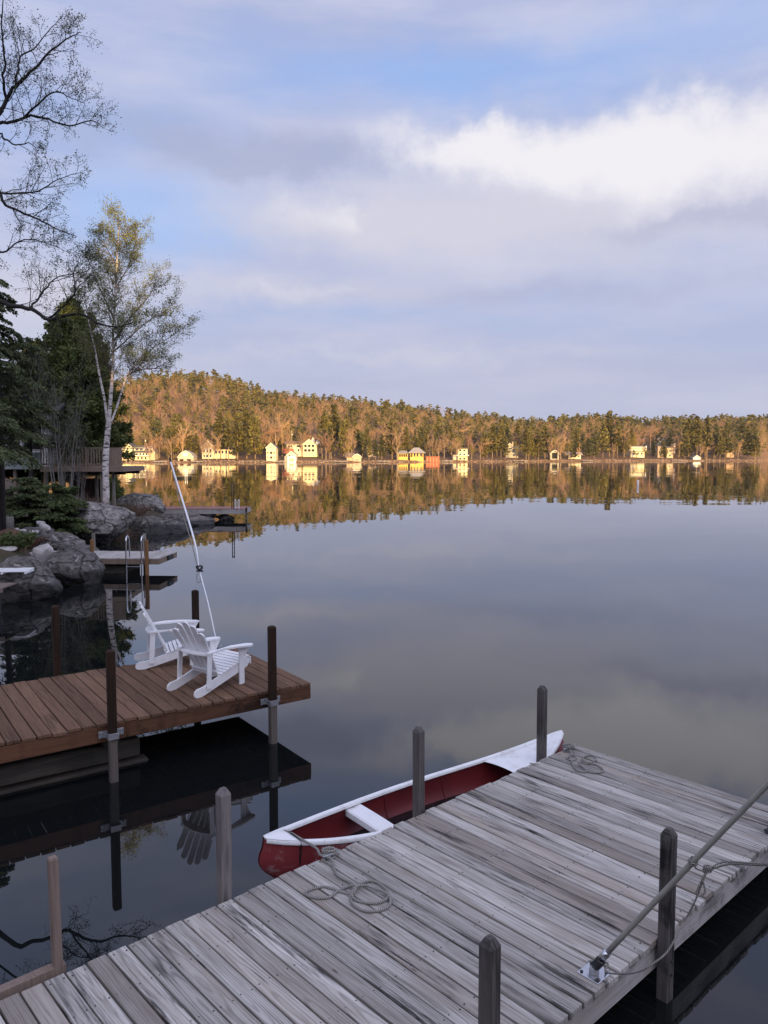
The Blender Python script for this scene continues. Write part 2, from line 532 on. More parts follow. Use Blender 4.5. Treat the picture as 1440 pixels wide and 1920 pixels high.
# ------------------------------------------------------------------ mesh helpers
class MB:
    def __init__(self):
        self.v, self.f, self.uv, self.sm = [], [], [], []

    def add(self, verts, faces, smooth=False, uvs=None):
        b = len(self.v)
        self.v.extend([tuple(p) for p in verts])
        for i, f in enumerate(faces):
            self.f.append(tuple(b + j for j in f))
            self.sm.append(smooth)
            self.uv.append(uvs[i] if uvs else None)
        return self

    def box(self, c, s, rot=None, taper=1.0):
        c = Vector(c)
        hx, hy, hz = s[0] / 2, s[1] / 2, s[2] / 2
        vs = []
        for z in (-hz, hz):
            k = taper if z > 0 else 1.0
            for x, y in ((-hx, -hy), (hx, -hy), (hx, hy), (-hx, hy)):
                p = Vector((x * k, y * k, z))
                if rot is not None:
                    p = rot @ p
                vs.append(c + p)
        self.add(vs, [(3, 2, 1, 0), (4, 5, 6, 7), (0, 1, 5, 4), (1, 2, 6, 5), (2, 3, 7, 6), (3, 0, 4, 7)])
        return self

    def cbox(self, c, s, bev=0.004, rot=None):
        """box with chamfered edges along its whole outline"""
        bm = bmesh.new()
        bmesh.ops.create_cube(bm, size=1.0)
        for v in bm.verts:
            v.co = Vector((v.co.x * s[0], v.co.y * s[1], v.co.z * s[2]))
        bmesh.ops.bevel(bm, geom=list(bm.edges), offset=bev, segments=1, affect='EDGES')
        bm.verts.index_update()
        M = rot if rot is not None else Matrix.Identity(3)
        c = Vector(c)
        self.add([c + M @ v.co for v in bm.verts], [tuple(v.index for v in f.verts) for f in bm.faces])
        bm.free()
        return self

    def prism(self, poly, a, b, axis=0, smooth=False):
        """extrude a polygon (list of 2D points) from a to b along axis"""
        n = len(poly)
        def P(q, h):
            if axis == 0:
                return (h, q[0], q[1])
            if axis == 1:
                return (q[0], h, q[1])
            return (q[0], q[1], h)
        vs = [P(q, a) for q in poly] + [P(q, b) for q in poly]
        fs = [tuple(range(n - 1, -1, -1)), tuple(range(n, 2 * n))]
        for i in range(n):
            j = (i + 1) % n
            fs.append((i, j, n + j, n + i))
        self.add(vs, fs, smooth)
        return self

    def tube(self, pts, rad, sides=8, caps=True, smooth=True):
        pts = [Vector(p) for p in pts]
        n = len(pts)
        if not hasattr(rad, '__len__'):
            rad = [rad] * n
        T = []
        for i in range(n):
            d = pts[min(i + 1, n - 1)] - pts[max(i - 1, 0)]
            T.append(d.normalized() if d.length > 1e-9 else Vector((0, 0, 1)))
        up = Vector((0, 0, 1)) if abs(T[0].z) < .9 else Vector((1, 0, 0))
        N = (up - T[0] * up.dot(T[0])).normalized()
        vs, fs, uvs = [], [], []
        ln = [0.0]
        for i in range(n):
            if i:
                N = N - T[i] * N.dot(T[i])
                N = N.normalized() if N.length > 1e-6 else T[i].orthogonal().normalized()
                ln.append(ln[-1] + (pts[i] - pts[i - 1]).length)
            B = T[i].cross(N)
            for k in range(sides):
                a = 2 * math.pi * k / sides
                vs.append(pts[i] + (N * math.cos(a) + B * math.sin(a)) * rad[i])
        for i in range(n - 1):
            for k in range(sides):
                k2 = (k + 1) % sides
                fs.append((i * sides + k, i * sides + k2, (i + 1) * sides + k2, (i + 1) * sides + k))
                a, b = k / sides, (k + 1) / sides
                uvs.append([(a, ln[i]), (b, ln[i]), (b, ln[i + 1]), (a, ln[i + 1])])
        if caps:
            fs.append(tuple(range(sides - 1, -1, -1)))
            fs.append(tuple((n - 1) * sides + k for k in range(sides)))
            uvs += [None, None]
        self.add(vs, fs, smooth, uvs)
        return self

    def cyl(self, a, b, r, sides=12, r2=None):
        return self.tube([a, b], [r, r if r2 is None else r2], sides, True, True)

    def mesh(self, name):
        me = bpy.data.meshes.new(name)
        me.from_pydata(self.v, [], self.f)
        me.polygons.foreach_set('use_smooth', self.sm)
        if any(u is not None for u in self.uv):
            l = me.uv_layers.new(name='UVMap')
            i = 0
            for fc, u in zip(self.f, self.uv):
                for k in range(len(fc)):
                    if u is not None:
                        l.data[i].uv = u[k]
                    i += 1
        me.update()
        return me

    def build(self, name, mat, parent=None):
        return link(name, self.mesh(name), mat, parent)


def link(name, me, mat, parent=None):
    if mat and not me.materials:
        me.materials.append(MATS[mat])
    o = bpy.data.objects.new(name, me)
    COL.objects.link(o)
    if parent is not None:
        o.parent = parent
    return o


def smooth_angle(me, deg=35):
    me.polygons.foreach_set('use_smooth', [True] * len(me.polygons))
    try:
        me.set_sharp_from_angle(angle=R(deg))
    except Exception:
        pass


def empty(name, loc=(0, 0, 0), rz=0.0):
    o = bpy.data.objects.new(name, None)
    o.empty_display_size = 0.2
    COL.objects.link(o)
    o.location = loc
    o.rotation_euler = (0, 0, rz)
    return o


def tag(o, label=None, cat=None, group=None, kind=None):
    if label:
        o['label'] = label
    if cat:
        o['category'] = cat
    if group:
        o['group'] = group
    if kind:
        o['kind'] = kind
    return o


def copy_tree(src, parent=None):
    c = src.copy()
    COL.objects.link(c)
    c.parent = parent
    for ch in src.children:
        copy_tree(ch, c)
    return c


def spline(pts, n=8):
    """Catmull-Rom through the points"""
    P = [Vector(p) for p in pts]
    P = [P[0] * 2 - P[1]] + P + [P[-1] * 2 - P[-2]]
    out = []
    for i in range(1, len(P) - 2):
        for k in range(n):
            t = k / n
            a, b, c, d = P[i - 1], P[i], P[i + 1], P[i + 2]
            out.append(.5 * ((2 * b) + (c - a) * t + (2 * a - 5 * b + 4 * c - d) * t * t + (3 * b - a - 3 * c + d) * t ** 3))
    out.append(P[-2])
    return out


def sstep(x, a, b):
    t = min(1.0, max(0.0, (x - a) / (b - a)))
    return t * t * (3 - 2 * t)


def lerp_list(x, xs, ys):
    return float(np.interp(x, xs, ys))


# ------------------------------------------------------------------ water and land
wm = MB()
wm.add([(-3000, -40, 0), (3000, -40, 0), (3000, 6000, 0), (-3000, 6000, 0)], [(0, 1, 2, 3)])
water = wm.build('lake_water', 'water')
tag(water, kind='structure')

SH_Y = [-60, 2, 8, 13, 17, 20, 22.6, 25, 27.5, 31, 34, 36.2, 38.7, 40.6, 43, 45, 47, 49, 60, 90]
SH_X = [-9, -9, -10.8, -11.4, -11.0, -10.2, -9.4, -10.2, -11.6, -13.0, -13.2, -12.9, -12.2, -11.6, -11.2, -12.0, -14.5, -18, -28, -40]


def land_z(x, y):
    sd = max(lerp_list(y, SH_Y, SH_X) - x, 2.3 - y + (0.25 * math.sin(x)))
    n = noise.noise(Vector((x * .35, y * .35, 0))) * .25 + noise.noise(Vector((x * 1.1, y * 1.1, 3))) * .10
    z = lerp_list(sd, [-4, -1, 0, .6, 1.6, 3.5, 8, 14], [-2.5, -1.2, -.25, .25, .75, 1.25, 1.75, 2.1])
    z += n * sstep(sd, 0, 2)
    if y < -2:
        z += 15.7 * sstep(-y, 3, 44) + 1.0 * noise.noise(Vector((x * .06, y * .06, 7)))  # unseen hill behind the camera, shaped to block the low sun
    return z


def build_ground():
    xs = np.concatenate([np.arange(-150, -32, 6), np.arange(-32, -6, .45), np.arange(-6, 12, 1.5), np.arange(12, 150, 6)])
    ys = np.concatenate([np.arange(-90, -4, 4), np.arange(-4, 14, 1.0), np.arange(14, 52, .45), np.arange(52, 90, 4)])
    nx, ny = len(xs), len(ys)
    vs = [(x, y, land_z(x, y)) for y in ys for x in xs]
    fs = [(j * nx + i, j * nx + i + 1, (j + 1) * nx + i + 1, (j + 1) * nx + i) for j in range(ny - 1) for i in range(nx - 1)]
    me = bpy.data.meshes.new('near_ground')
    me.from_pydata([tuple(map(float, v)) for v in vs], [], fs)
    me.polygons.foreach_set('use_smooth', [True] * len(fs))
    o = link('near_ground', me, 'soil')
    tag(o, kind='structure')


build_ground()

# far shore: distance of the waterline and height of the wooded ridge along the bearing u
U_S = [-700, 0, 200, 500, 700, 900, 1100, 1300, 1424, 1452, 2200]
Y_S = [380, 392, 398, 400, 412, 438, 475, 500, 506, 690, 700]
U_T = [-700, -200, 150, 230, 300, 350, 400, 460, 500, 560, 620, 700, 800, 880, 980, 1100, 1200, 1300, 1420, 1600, 2200]
V_T = [790, 770, 735, 722, 709, 703, 709, 722, 741, 747, 751, 760, 770, 782, 794, 786, 793, 790, 788, 790, 790]
RIDGE = 250.0


def shore_y(u):
    return lerp_list(u, U_S, Y_S)


def ridge_z(u):
    Y = shore_y(u) + RIDGE
    return max(6.0, CAM_H + (HORIZON - lerp_list(u, U_T, V_T)) / FOC * Y - 11.0)


def far_z(u, k):
    """ground height k metres behind the waterline"""
    if k < 0:
        return -1.0
    rz = ridge_z(u)
    z = lerp_list(k, [0, 1.5, 12, 40, 75], [.15, .8, 1.6, 4.2, 8.0])
    z = min(z, rz)
    z += max(0, rz - z) * sstep(k, 45, RIDGE)
    if k > RIDGE:
        z -= (k - RIDGE) * .03
    return z + .8 * noise.noise(Vector((u * .02, k * .05, 1))) * sstep(k, 5, 40)


def far_pos(u, k):
    Y = shore_y(u) + k
    return Vector(((u - 720) / FOC * Y * 1.0027, Y, far_z(u, k)))


def build_far():
    us = list(range(-700, 2201, 14))
    ks = [-25, -3, 0, 1.5, 4, 8, 14, 22, 32, 45, 60, 80, 105, 130, 160, 190, 220, 250, 300, 380, 600]
    vs = [tuple(far_pos(u, k)) for k in ks for u in us]
    n = len(us)
    fs = [(j * n + i, j * n + i + 1, (j + 1) * n + i + 1, (j + 1) * n + i) for j in range(len(ks) - 1) for i in range(n - 1)]
    me = bpy.data.meshes.new('far_hill')
    me.from_pydata(vs, [], fs)
    me.polygons.foreach_set('use_smooth', [True] * len(fs))
    tag(link('far_hill', me, 'far_soil'), kind='structure')


build_far()

# ------------------------------------------------------------------ docks
def plank_mesh(name, L, W, T, mat, rnd, bev=.004):
    b = MB()
    b.cbox((0, 0, -T / 2), (L, W, T), bev)
    me = b.mesh(name)
    # hand-sawn edges are never dead straight
    me.materials.append(MATS[mat])
    return me


def post_mesh(name, w, h, mat, top=.045, inset=.45):
    """square post, chamfered head and slightly rounded edges; origin at its foot"""
    a, c = w / 2, w * .09
    def ring(k, z):
        a2, c2 = a * k, c * k
        return [(-a2 + c2, -a2, z), (a2 - c2, -a2, z), (a2, -a2 + c2, z), (a2, a2 - c2, z), (a2 - c2, a2, z), (-a2 + c2, a2, z), (-a2, a2 - c2, z), (-a2, -a2 + c2, z)]
    vs = ring(1, 0) + ring(1, h - top) + ring(inset, h)
    fs = [tuple(range(7, -1, -1)), tuple(range(16, 24))]
    for r in range(2):
        for i in range(8):
            j = (i + 1) % 8
            fs.append((r * 8 + i, r * 8 + j, r * 8 + 8 + j, r * 8 + 8 + i))
    me = bpy.data.meshes.new(name)
    me.from_pydata(vs, [], fs)
    me.materials.append(MATS[mat])
    return me


rnd = random.Random(4)


def make_dock(name, origin, ang, length, width, pitch, deck_z, thick, meshes, label, fascia_mat, fascia_h, seam=None, jitter=.008, screws=True, screw_rows=None):
    """local frame: +X runs along the dock towards its free end, +Y across; planks lie across.
    origin = free-end corner on the +Y side, at deck height; planks run from there towards -X"""
    root = empty(name, (origin[0], origin[1], deck_z), ang)
    tag(root, label, 'dock')
    n = int(length / pitch)
    sb = MB()
    for i in range(n):
        o = bpy.data.objects.new('plank', rnd.choice(meshes))
        COL.objects.link(o)
        o.parent = root
        yj = rnd.uniform(-jitter, jitter)
        zj = rnd.uniform(-.002, .002)
        o.location = (-(i + .5) * pitch, -width / 2 + yj, zj)
        o.rotation_euler = (rnd.uniform(-.0008, .0008), rnd.uniform(-.006, .006), -math.pi / 2 + rnd.uniform(-.0012, .0012) + (math.pi if rnd.random() < .5 else 0))
        if screws:
            for sy in (screw_rows or (.05, .45, 1.0, 1.55, 2.05, width - .05)):
                for sx in (-.3, .3):
                    x = -(i + .5 + sx + rnd.uniform(-.04, .04)) * pitch
                    y = -sy + rnd.uniform(-.012, .012)
                    sb.cyl((x, y, zj - .002), (x, y, zj + .0025), rnd.uniform(.0035, .0062), 6)
    if screws:
        tag(sb.build('screw_heads', 'screw_dark', root), kind='stuff')
    zf = -thick - fascia_h / 2
    # stringers
    def fascia(x0, x1, y, t=.04):
        b = MB()
        b.cbox((0, 0, 0), (abs(x1 - x0), t, fascia_h), .004)
        o = b.build('fascia_board', fascia_mat, root)
        o.location = ((x0 + x1) / 2, y, zf)
    cuts = [0.0] + (seam or []) + [-length]
    for a, b in zip(cuts[:-1], cuts[1:]):
        for y in (-.03, -width + .03):
            fascia(a - .0015 if a else -.002, b + .0015, y)
    for y in (-width * .33, -width * .67):
        b = MB()
        b.cbox((0, 0, 0), (length - .1, .04, fascia_h), .004)
        o = b.build('joist', fascia_mat, root)
        o.location = (-length / 2, y, zf)
    b = MB()
    b.cbox((0, 0, 0), (.04, width - .12, fascia_h - .004), .004)
    o = b.build('end_board', fascia_mat, root)
    o.location = (-.024, -width / 2, zf)
    return root


# --- weathered grey dock in the foreground
GA = R(42.6)
G_O = Vector((2.34, 9.14))
GZ = 0.43
GT = .046
g_pl = [plank_mesh('grey_plank', 2.56, .1310, GT, 'grey_plank', rnd, .0045), plank_mesh('grey_plank', 2.565, .1295, GT, 'grey_plank', rnd, .006), plank_mesh('grey_plank', 2.552, .1325, GT, 'grey_plank', rnd, .0035)]
grey = make_dock('dock', G_O, GA, 9.93, 2.55, .146, GZ, GT + .001, g_pl, 'weathered silver-grey plank dock filling the foreground, with a canoe alongside', 'grey_fascia', .185, seam=[-4.95])


def to_local(root, p):
    """world xy -> the dock's own frame"""
    a = root.rotation_euler.z
    dx, dy = p[0] - root.location.x, p[1] - root.location.y
    return (dx * math.cos(a) + dy * math.sin(a), -dx * math.sin(a) + dy * math.cos(a))


def to_world(root, x, y, z=0):
    a = root.rotation_euler.z
    return Vector((root.location.x + x * math.cos(a) - y * math.sin(a), root.location.y + x * math.sin(a) + y * math.cos(a), root.location.z + z))


def add_post(root, me, xy, foot, name='post', label=None, rz=0.0, lean=(0, 0)):
    o = bpy.data.objects.new(name, me)
    COL.objects.link(o)
    o.parent = root
    o.location = (xy[0], xy[1], foot - root.location.z)
    o.rotation_euler = (lean[0], lean[1], rz)
    if label:
        o['label'] = label
    return o


pm_g = post_mesh('grey_post', .092, 2.28, 'grey_post')
pm_p = post_mesh('pale_post', .095, 2.30, 'pale_post')
for (u, v, side, me, dz) in ((433, 1690, 1, pm_p, 0.02), (793, 1522, 1, pm_g, 0.0), (1025, 1420, 1, pm_g, -.01)):
    lx, ly = to_local(grey, atz(u, v, GZ))
    add_post(grey, me, (lx, .062), -1.0 + dz, rz=rnd.uniform(-.03, .03), lean=(0, rnd.uniform(-.006, .006)))
for k, (wx, wy) in enumerate(((2.07, 5.3), (.53, 4.02))):
    lx, ly = to_local(grey, (wx, wy))
    p = add_post(grey, pm_g, (lx, -2.55 - .058), -1.0 + (.0, .07)[k], rz=rnd.uniform(-.03, .03))
    for z in (1.30, 1.20):
        MB().cyl((0.0, -.045, z), (0.0, -.056, z), .012, 8).build('bolt', 'screw_dark', p)
# thin upright and its rail at the near-left corner
lx, ly = to_local(grey, atz(108, 1812, GZ))
pt = post_mesh('thin_post', .06, 1.55, 'new_timber', .012, .8)
add_post(grey, pt, (lx, .075), -.32, 'upright', lean=(.0, -.012))
b = MB()
b.cbox((0, 0, 0), (2.6, .075, .088), .004)
o = b.build('side_rail', 'new_timber', grey)
o.location = (lx - 1.26, .085, -.012)

# --- brown stained dock
BA = R(35.5)
BZ = .71
B_F = Vector((-1.04, 10.75))                       # near corner of the free end
B_W = 2.46
B_O = Vector((B_F.x - math.sin(BA) * B_W, B_F.y + math.cos(BA) * B_W))
b_pl = [plank_mesh('brown_plank', B_W, .1520, .042, 'brown_plank', rnd), plank_mesh('brown_plank', B_W - .006, .1510, .042, 'brown_plank', rnd, .005)]
brown = make_dock('dock', B_O, BA, 11.3, B_W, .1652, BZ, .043, b_pl, 'brown-stained plank dock carrying two white slatted chairs', 'brown_fascia', .19, seam=[-2.62, -7.4], screw_rows=(.06, .62, 1.2, 1.8, B_W - .06))
pm_b = post_mesh('brown_post', .095, 2.75, 'brown_post', .018, .62)


def bracket(parent, z, side):
    """galvanised post holder: back plate with two ears and a square sleeve"""
    b = MB()
    b.cbox((0, side * .062, z), (.30, .012, .085), .002)
    for s in (-1, 1):
        b.cbox((s * .058, 0, z - .01), (.010, .118, .075), .002)
    b.cbox((0, -side * .056, z - .01), (.126, .010, .075), .002)
    for s in (-1, 1):
        b.cyl((s * .115, side * .056, z + .02), (s * .115, side * .044, z + .02), .010, 8)
        b.cyl((s * .115, side * .056, z - .02), (s * .115, side * .044, z - .02), .010, 8)
    return b.build('post_bracket', 'galvanised', parent)


for (u, v, back, top) in ((515, 1300, 0, .92), (215, 1362, 0, .91), (105, 1262, 1, 1.03), (370, 1225, 1, 1.04)):
    lx, ly = to_local(brown, atz(u, v, BZ))
    y = .078 if back else -B_W - .078
    p = add_post(brown, pm_b, (lx, y), BZ + top - 2.75, rz=rnd.uniform(-.02, .02))
    bracket(p, 2.75 - top - .13, -1 if back else 1)
# deck cleats


def cleat(name, loc, rz, label, mat='galvanised', s=1.0):
    root = empty(name, loc, rz)
    tag(root, label, 'cleat', 'cleats')
    b = MB()
    b.cbox((0, 0, .005 * s), (.11 * s, .045 * s, .01 * s), .002)
    b.build('base', mat, root)
    b = MB()
    for k in (-1, 1):
        b.tube([(k * .025 * s, 0, .008 * s), (k * .025 * s, 0, .04 * s)], .011 * s, 8)
    b.build('stem', mat, root)
    b = MB()
    b.tube(spline([(-.12 * s, 0, .052 * s), (-.06 * s, 0, .044 * s), (0, 0, .042 * s), (.06 * s, 0, .044 * s), (.12 * s, 0, .052 * s)], 3), [.006 * s] + [.011 * s] * 11 + [.006 * s], 8)
    b.build('horn', mat, root)
    return root


p = to_world(brown, -4.15, -.07)
cleat('cleat', (p.x, p.y, BZ + .001), BA, 'galvanised cleat on the back edge of the brown dock, left of the chairs')
p = to_world(brown, -.55, -.10)
cleat('cleat', (p.x, p.y, BZ + .001), BA, 'dark cleat on the brown dock beside the white whip pole', 'black_iron', 1.3)
p = to_world(grey, to_local(grey, atz(1436, 1562, GZ))[0] + .05, -2.48)
cleat('cleat', (p.x, p.y, GZ + .001), GA, 'black iron cleat on the right edge of the grey dock', 'black_iron', 1.2)

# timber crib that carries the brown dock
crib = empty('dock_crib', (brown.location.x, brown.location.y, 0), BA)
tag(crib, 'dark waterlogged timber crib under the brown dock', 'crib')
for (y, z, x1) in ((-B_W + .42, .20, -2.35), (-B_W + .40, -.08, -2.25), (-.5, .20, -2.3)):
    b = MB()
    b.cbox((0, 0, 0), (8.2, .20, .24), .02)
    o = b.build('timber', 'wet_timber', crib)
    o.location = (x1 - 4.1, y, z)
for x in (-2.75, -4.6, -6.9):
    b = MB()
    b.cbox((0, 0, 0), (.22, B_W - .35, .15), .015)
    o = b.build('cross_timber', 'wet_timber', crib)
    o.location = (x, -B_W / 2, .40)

# ------------------------------------------------------------------ canoe
def build_canoe():
    tipA, tipB = Vector((-1.105, 6.80)), Vector((2.20, 9.29))
    dv = tipB - tipA
    L = dv.length
    root = empty('canoe', ((tipA.x + tipB.x) / 2, (tipA.y + tipB.y) / 2, 0), math.atan2(dv.y, dv.x))
    tag(root, 'dark red canoe with white gunwales moored beside the grey dock', 'canoe')
    S, K = 48, 12
    def half_beam(t):                      # t in -1..1
        return .41 * max(0.0, 1 - abs(t) ** 2.25) ** .86 + .012
    def sheer(t):
        return .285 + (.155 if t < 0 else .245) * abs(t) ** 3.0
    def keel(t):
        return -.10 + (.13 * max(0, (abs(t) - .88) / .12) ** 2)
    def xend(t, zf):                       # rounded stems: the foot is set back
        return L / 2 * t * (1 + (.055 * math.sin(min(1, zf * 1.15) * math.pi) * .62 - .06 * (1 - zf) ** 3) * sstep(abs(t), .75, 1.0))
    def section(t, off):
        hb, zs, zk = half_beam(t) - off, sheer(t), keel(t) + off
        hb = max(hb, .003)
        out = []
        for k in range(-K, K + 1):
            f = abs(k) / K
            a = f * math.pi / 2
            yy = math.sin(a) ** .72 * hb * (1 + .06 * math.sin(f * math.pi))
            zz = zk + (zs - zk) * (1 - math.cos(a)) ** 1.0 * (.35 + .65 * f)
            zz = zk + (zs - zk) * f ** 2.3
            zf = (zz - zk) / max(.01, zs - zk)
            out.append((xend(t, zf), math.copysign(yy, k) if k else 0.0, zz))
        return out
    def shell(off, flip, name, mat, t1=1.0):
        b = MB()
        rows = []
        for i in range(S + 1):
            t = (-1 + 2 * i / S)
            t = math.copysign(1 - (1 - abs(t)) ** 1.25, t) * t1
            rows.append(section(t, off))
        n = 2 * K + 1
        vs = [q for r in rows for q in r]
        fs = []
        for i in range(S):
            for k in range(n - 1):
                f = (i * n + k, i * n + k + 1, (i + 1) * n + k + 1, (i + 1) * n + k)
                fs.append(f[::-1] if flip else f)
        b.add(vs, fs, True)
        return b.build(name, mat, root)
    shell(0, True, 'hull', 'canoe_red')
    shell(.014, False, 'inner_hull', 'canoe_inside', .985)
    # gunwales: flat white rails
    for s in (-1, 1):
        b = MB()
        vs, fs = [], []
        M = 60
        for i in range(M + 1):
            t = -1 + 2 * i / M
            t *= .995
            hb, zs = half_beam(t), sheer(t)
            x = L / 2 * t
            o_, i_ = hb + .020, max(hb - .042, .0015)
            for (yy, zz) in ((o_, zs - .026), (o_ + .004, zs - .008), (o_ - .006, zs + .010), (i_ + .006, zs + .012), (i_, zs + .004), (i_, zs - .02)):
                vs.append((x, s * yy, zz))
        for i in range(M):
            for k in range(6):
                j = (k + 1) % 6
                f = (i * 6 + k, i * 6 + j, (i + 1) * 6 + j, (i + 1) * 6 + k)
                fs.append(f if s > 0 else f[::-1])
        b.add(vs, fs, False)
        o = b.build('gunwale', 'canoe_white', root)
        smooth_angle(o.data, 50)
    # end decks
    for e, t0 in ((-1, .85), (1, .50)):
        b = MB()
        vs, fs = [], []
        M = 10
        for i in range(M + 1):
            t = e * (t0 + (1.0 - t0) * i / M)
            hb, zs = half_beam(t) + (.010 if e < 0 else -.03 + .035 * sstep(abs(t), .8, 1.0)), sheer(t) + (.0155 if e < 0 else -.012 + .026 * sstep(abs(t), .8, 1.0))
            for k in range(7):
                q = -1 + k / 3
                vs.append((L / 2 * t + (e * .05 * (abs(q) ** 2 - 1) * -1 if i == 0 else 0), q * max(hb, .004), zs + (.014 if e < 0 else .004) * (1 - q * q)))
        for i in range(M):
            for k in range(6):
                f = (i * 7 + k, i * 7 + k + 1, (i + 1) * 7 + k + 1, (i + 1) * 7 + k)
                fs.append(f if e < 0 else f[::-1])
        b.add(vs, fs, True)
        b.build('end_deck', 'canoe_white', root)
    # moulded seats
    def seat(tc, w, drop, deep):
        b = MB()
        x0, x1 = L / 2 * tc - w / 2, L / 2 * tc + w / 2
        N = 9
        def row(x, z):
            hb = half_beam(2 * x / L) - .02
            return [(x, -hb + 2 * hb * k / N, z + .006 * (k / N * (1 - k / N)) * 4) for k in range(N + 1)]
        z = sheer(tc) - drop
        rows = [row(x0, z - deep), row(x0, z - .012), row(x0 + .015, z), row((x0 + x1) / 2, z - .010), row(x1 - .015, z), row(x1, z - .012), row(x1, z - deep)]
        vs = [q for r in rows for q in r]
        fs = [(i * (N + 1) + k, (i + 1) * (N + 1) + k, (i + 1) * (N + 1) + k + 1, i * (N + 1) + k + 1) for i in range(6) for k in range(N)]
        b.add(vs, fs, False)
        o = b.build('seat', 'canoe_white', root)
        smooth_angle(o.data, 40)
    seat(-.40, .21, .03, .07)
        # moulded hoop inside the hull
    for tt in (-.18, .22):
        b = MB()
        sec = section(tt, .020)
        b.tube(sec[1:-1], .006, 5)
        b.build('rib', 'canoe_inside', root)
    return root


canoe = build_canoe()


def canoe_pt(x, y, z):
    a = canoe.rotation_euler.z
    return Vector((canoe.location.x + x * math.cos(a) - y * math.sin(a), canoe.location.y + x * math.sin(a) + y * math.cos(a), z))


# ------------------------------------------------------------------ ropes
def gz(u, v, h=.012):
    return atz(u, v, GZ + h)


RB = .0115


def rope_obj(name, label, paths, rad=RB, mats='rope', knot=None):
    root = empty(name, paths[0][0])
    tag(root, label, 'rope', 'mooring ropes')
    for nm, pts in paths_named(paths):
        b = MB()
        q = [Vector(p) - Vector(paths[0][0]) for p in spline(pts, 7)]
        b.tube(q, rad, 8)
        b.build(nm, mats, root)
    return root


def paths_named(paths):
    for i, p in enumerate(paths):
        yield ('line' if i == 0 else ('loop' if i == 1 else 'hitch')), p


def knot_path(c, s, seed):
    r = random.Random(seed)
    c = Vector(c)
    out = []
    for k in range(26):
        a = k * 1.15
        out.append(c + Vector((math.cos(a) * s * (1 + .3 * r.random()), math.sin(a) * s * .55 * (1 + .3 * r.random()), .018 + .020 * (1 + math.sin(k * 2.1)))))
    return out


cl = gz(618, 1604)
p_cleat = to_world(grey, to_local(grey, cl)[0], -.06)
cleat('cleat', (p_cleat.x, p_cleat.y, GZ + .001), GA, 'small cleat under the rope knot by the canoe bow', 'galvanised', .8)
bow = [canoe_pt(-1.83, .10, .40), canoe_pt(-1.80, .0, .42), canoe_pt(-1.77, -.12, .41), atz(592, 1590, .40), atz(600, 1602, .44), gz(612, 1607, .03)]
coilA = [gz(612, 1607, .03), gz(622, 1612, .03), gz(626, 1628), gz(634, 1642), gz(655, 1654), gz(662, 1659, .03), gz(648, 1664), gz(632, 1672), gz(618, 1682), gz(600, 1684), gz(580, 1681), gz(572, 1674), gz(586, 1667), gz(606, 1663), gz(622, 1666), gz(638, 1672), gz(656, 1676), gz(664, 1672, .03),
         gz(672, 1659, .026), gz(690, 1652), gz(706, 1654), gz(720, 1664), gz(727, 1674), gz(724, 1686), gz(708, 1693), gz(688, 1693), gz(668, 1688), gz(660, 1678, .03), gz(666, 1664, .035), gz(684, 1660, .03), gz(704, 1667, .026), gz(722, 1673, .03), gz(732, 1686), gz(728, 1700), gz(708, 1708), gz(684, 1708), gz(664, 1698), gz(657, 1684), gz(660, 1673, .03), gz(668, 1661, .04)]
rope_obj('rope', 'grey painter rope from canoe bow knotted and coiled on the dock', [bow, coilA, knot_path(gz(618, 1604, .0), .05, 1)])
wrap = [canoe_pt(-1.80, .0, .425), canoe_pt(-1.775, -.155, .395), canoe_pt(-1.775, -.165, .30), canoe_pt(-1.78, -.14, .12), canoe_pt(-1.79, -.06, -.08)]
b = MB()
b.tube([p - wrap[0] for p in spline(wrap, 5)], .009, 6)
o = b.build('rope', 'black_iron')
o.location = wrap[0]
tag(o, 'dark strap looped round the red hull at the canoe bow', 'rope', 'mooring ropes')

kc = gz(1066, 1406)
pc = to_world(grey, to_local(grey, kc)[0], -.06)
cleat('cleat', (pc.x, pc.y, GZ + .001), GA, 'small cleat under the rope at the far corner of the grey dock', 'galvanised', .8)
coilB = [gz(1068, 1406, .03), gz(1072, 1412), gz(1066, 1418), gz(1063, 1422), gz(1072, 1426), gz(1080, 1422), gz(1078, 1417), gz(1068, 1417), gz(1072, 1428), gz(1078, 1440), gz(1086, 1446), gz(1098, 1447), gz(1100, 1442), gz(1092, 1438), gz(1086, 1430), gz(1092, 1426, .03), gz(1098, 1428, .03), gz(1108, 1429), gz(1117, 1424), gz(1114, 1418), gz(1104, 1416), gz(1094, 1420), gz(1096, 1427, .03), gz(1106, 1431), gz(1120, 1435), gz(1130, 1442), gz(1130, 1447), gz(1118, 1449), gz(1104, 1447), gz(1094, 1440)]
rope_obj('rope', 'grey rope coiled at the far end corner of the grey dock', [coilB, knot_path(gz(1066, 1405), .055, 3)], .0105)
b = MB()
ln = [canoe_pt(1.55, -.08, .395), canoe_pt(1.42, -.28, .37), to_world(grey, -.95, -.02, .03)]
b.tube([p - ln[0] for p in spline(ln, 5)], .006, 6)
o = b.build('rope', 'rope')
o.location = ln[0]
tag(o, 'thin cord from the canoe stern to the dock behind the far post', 'rope', 'mooring ropes')

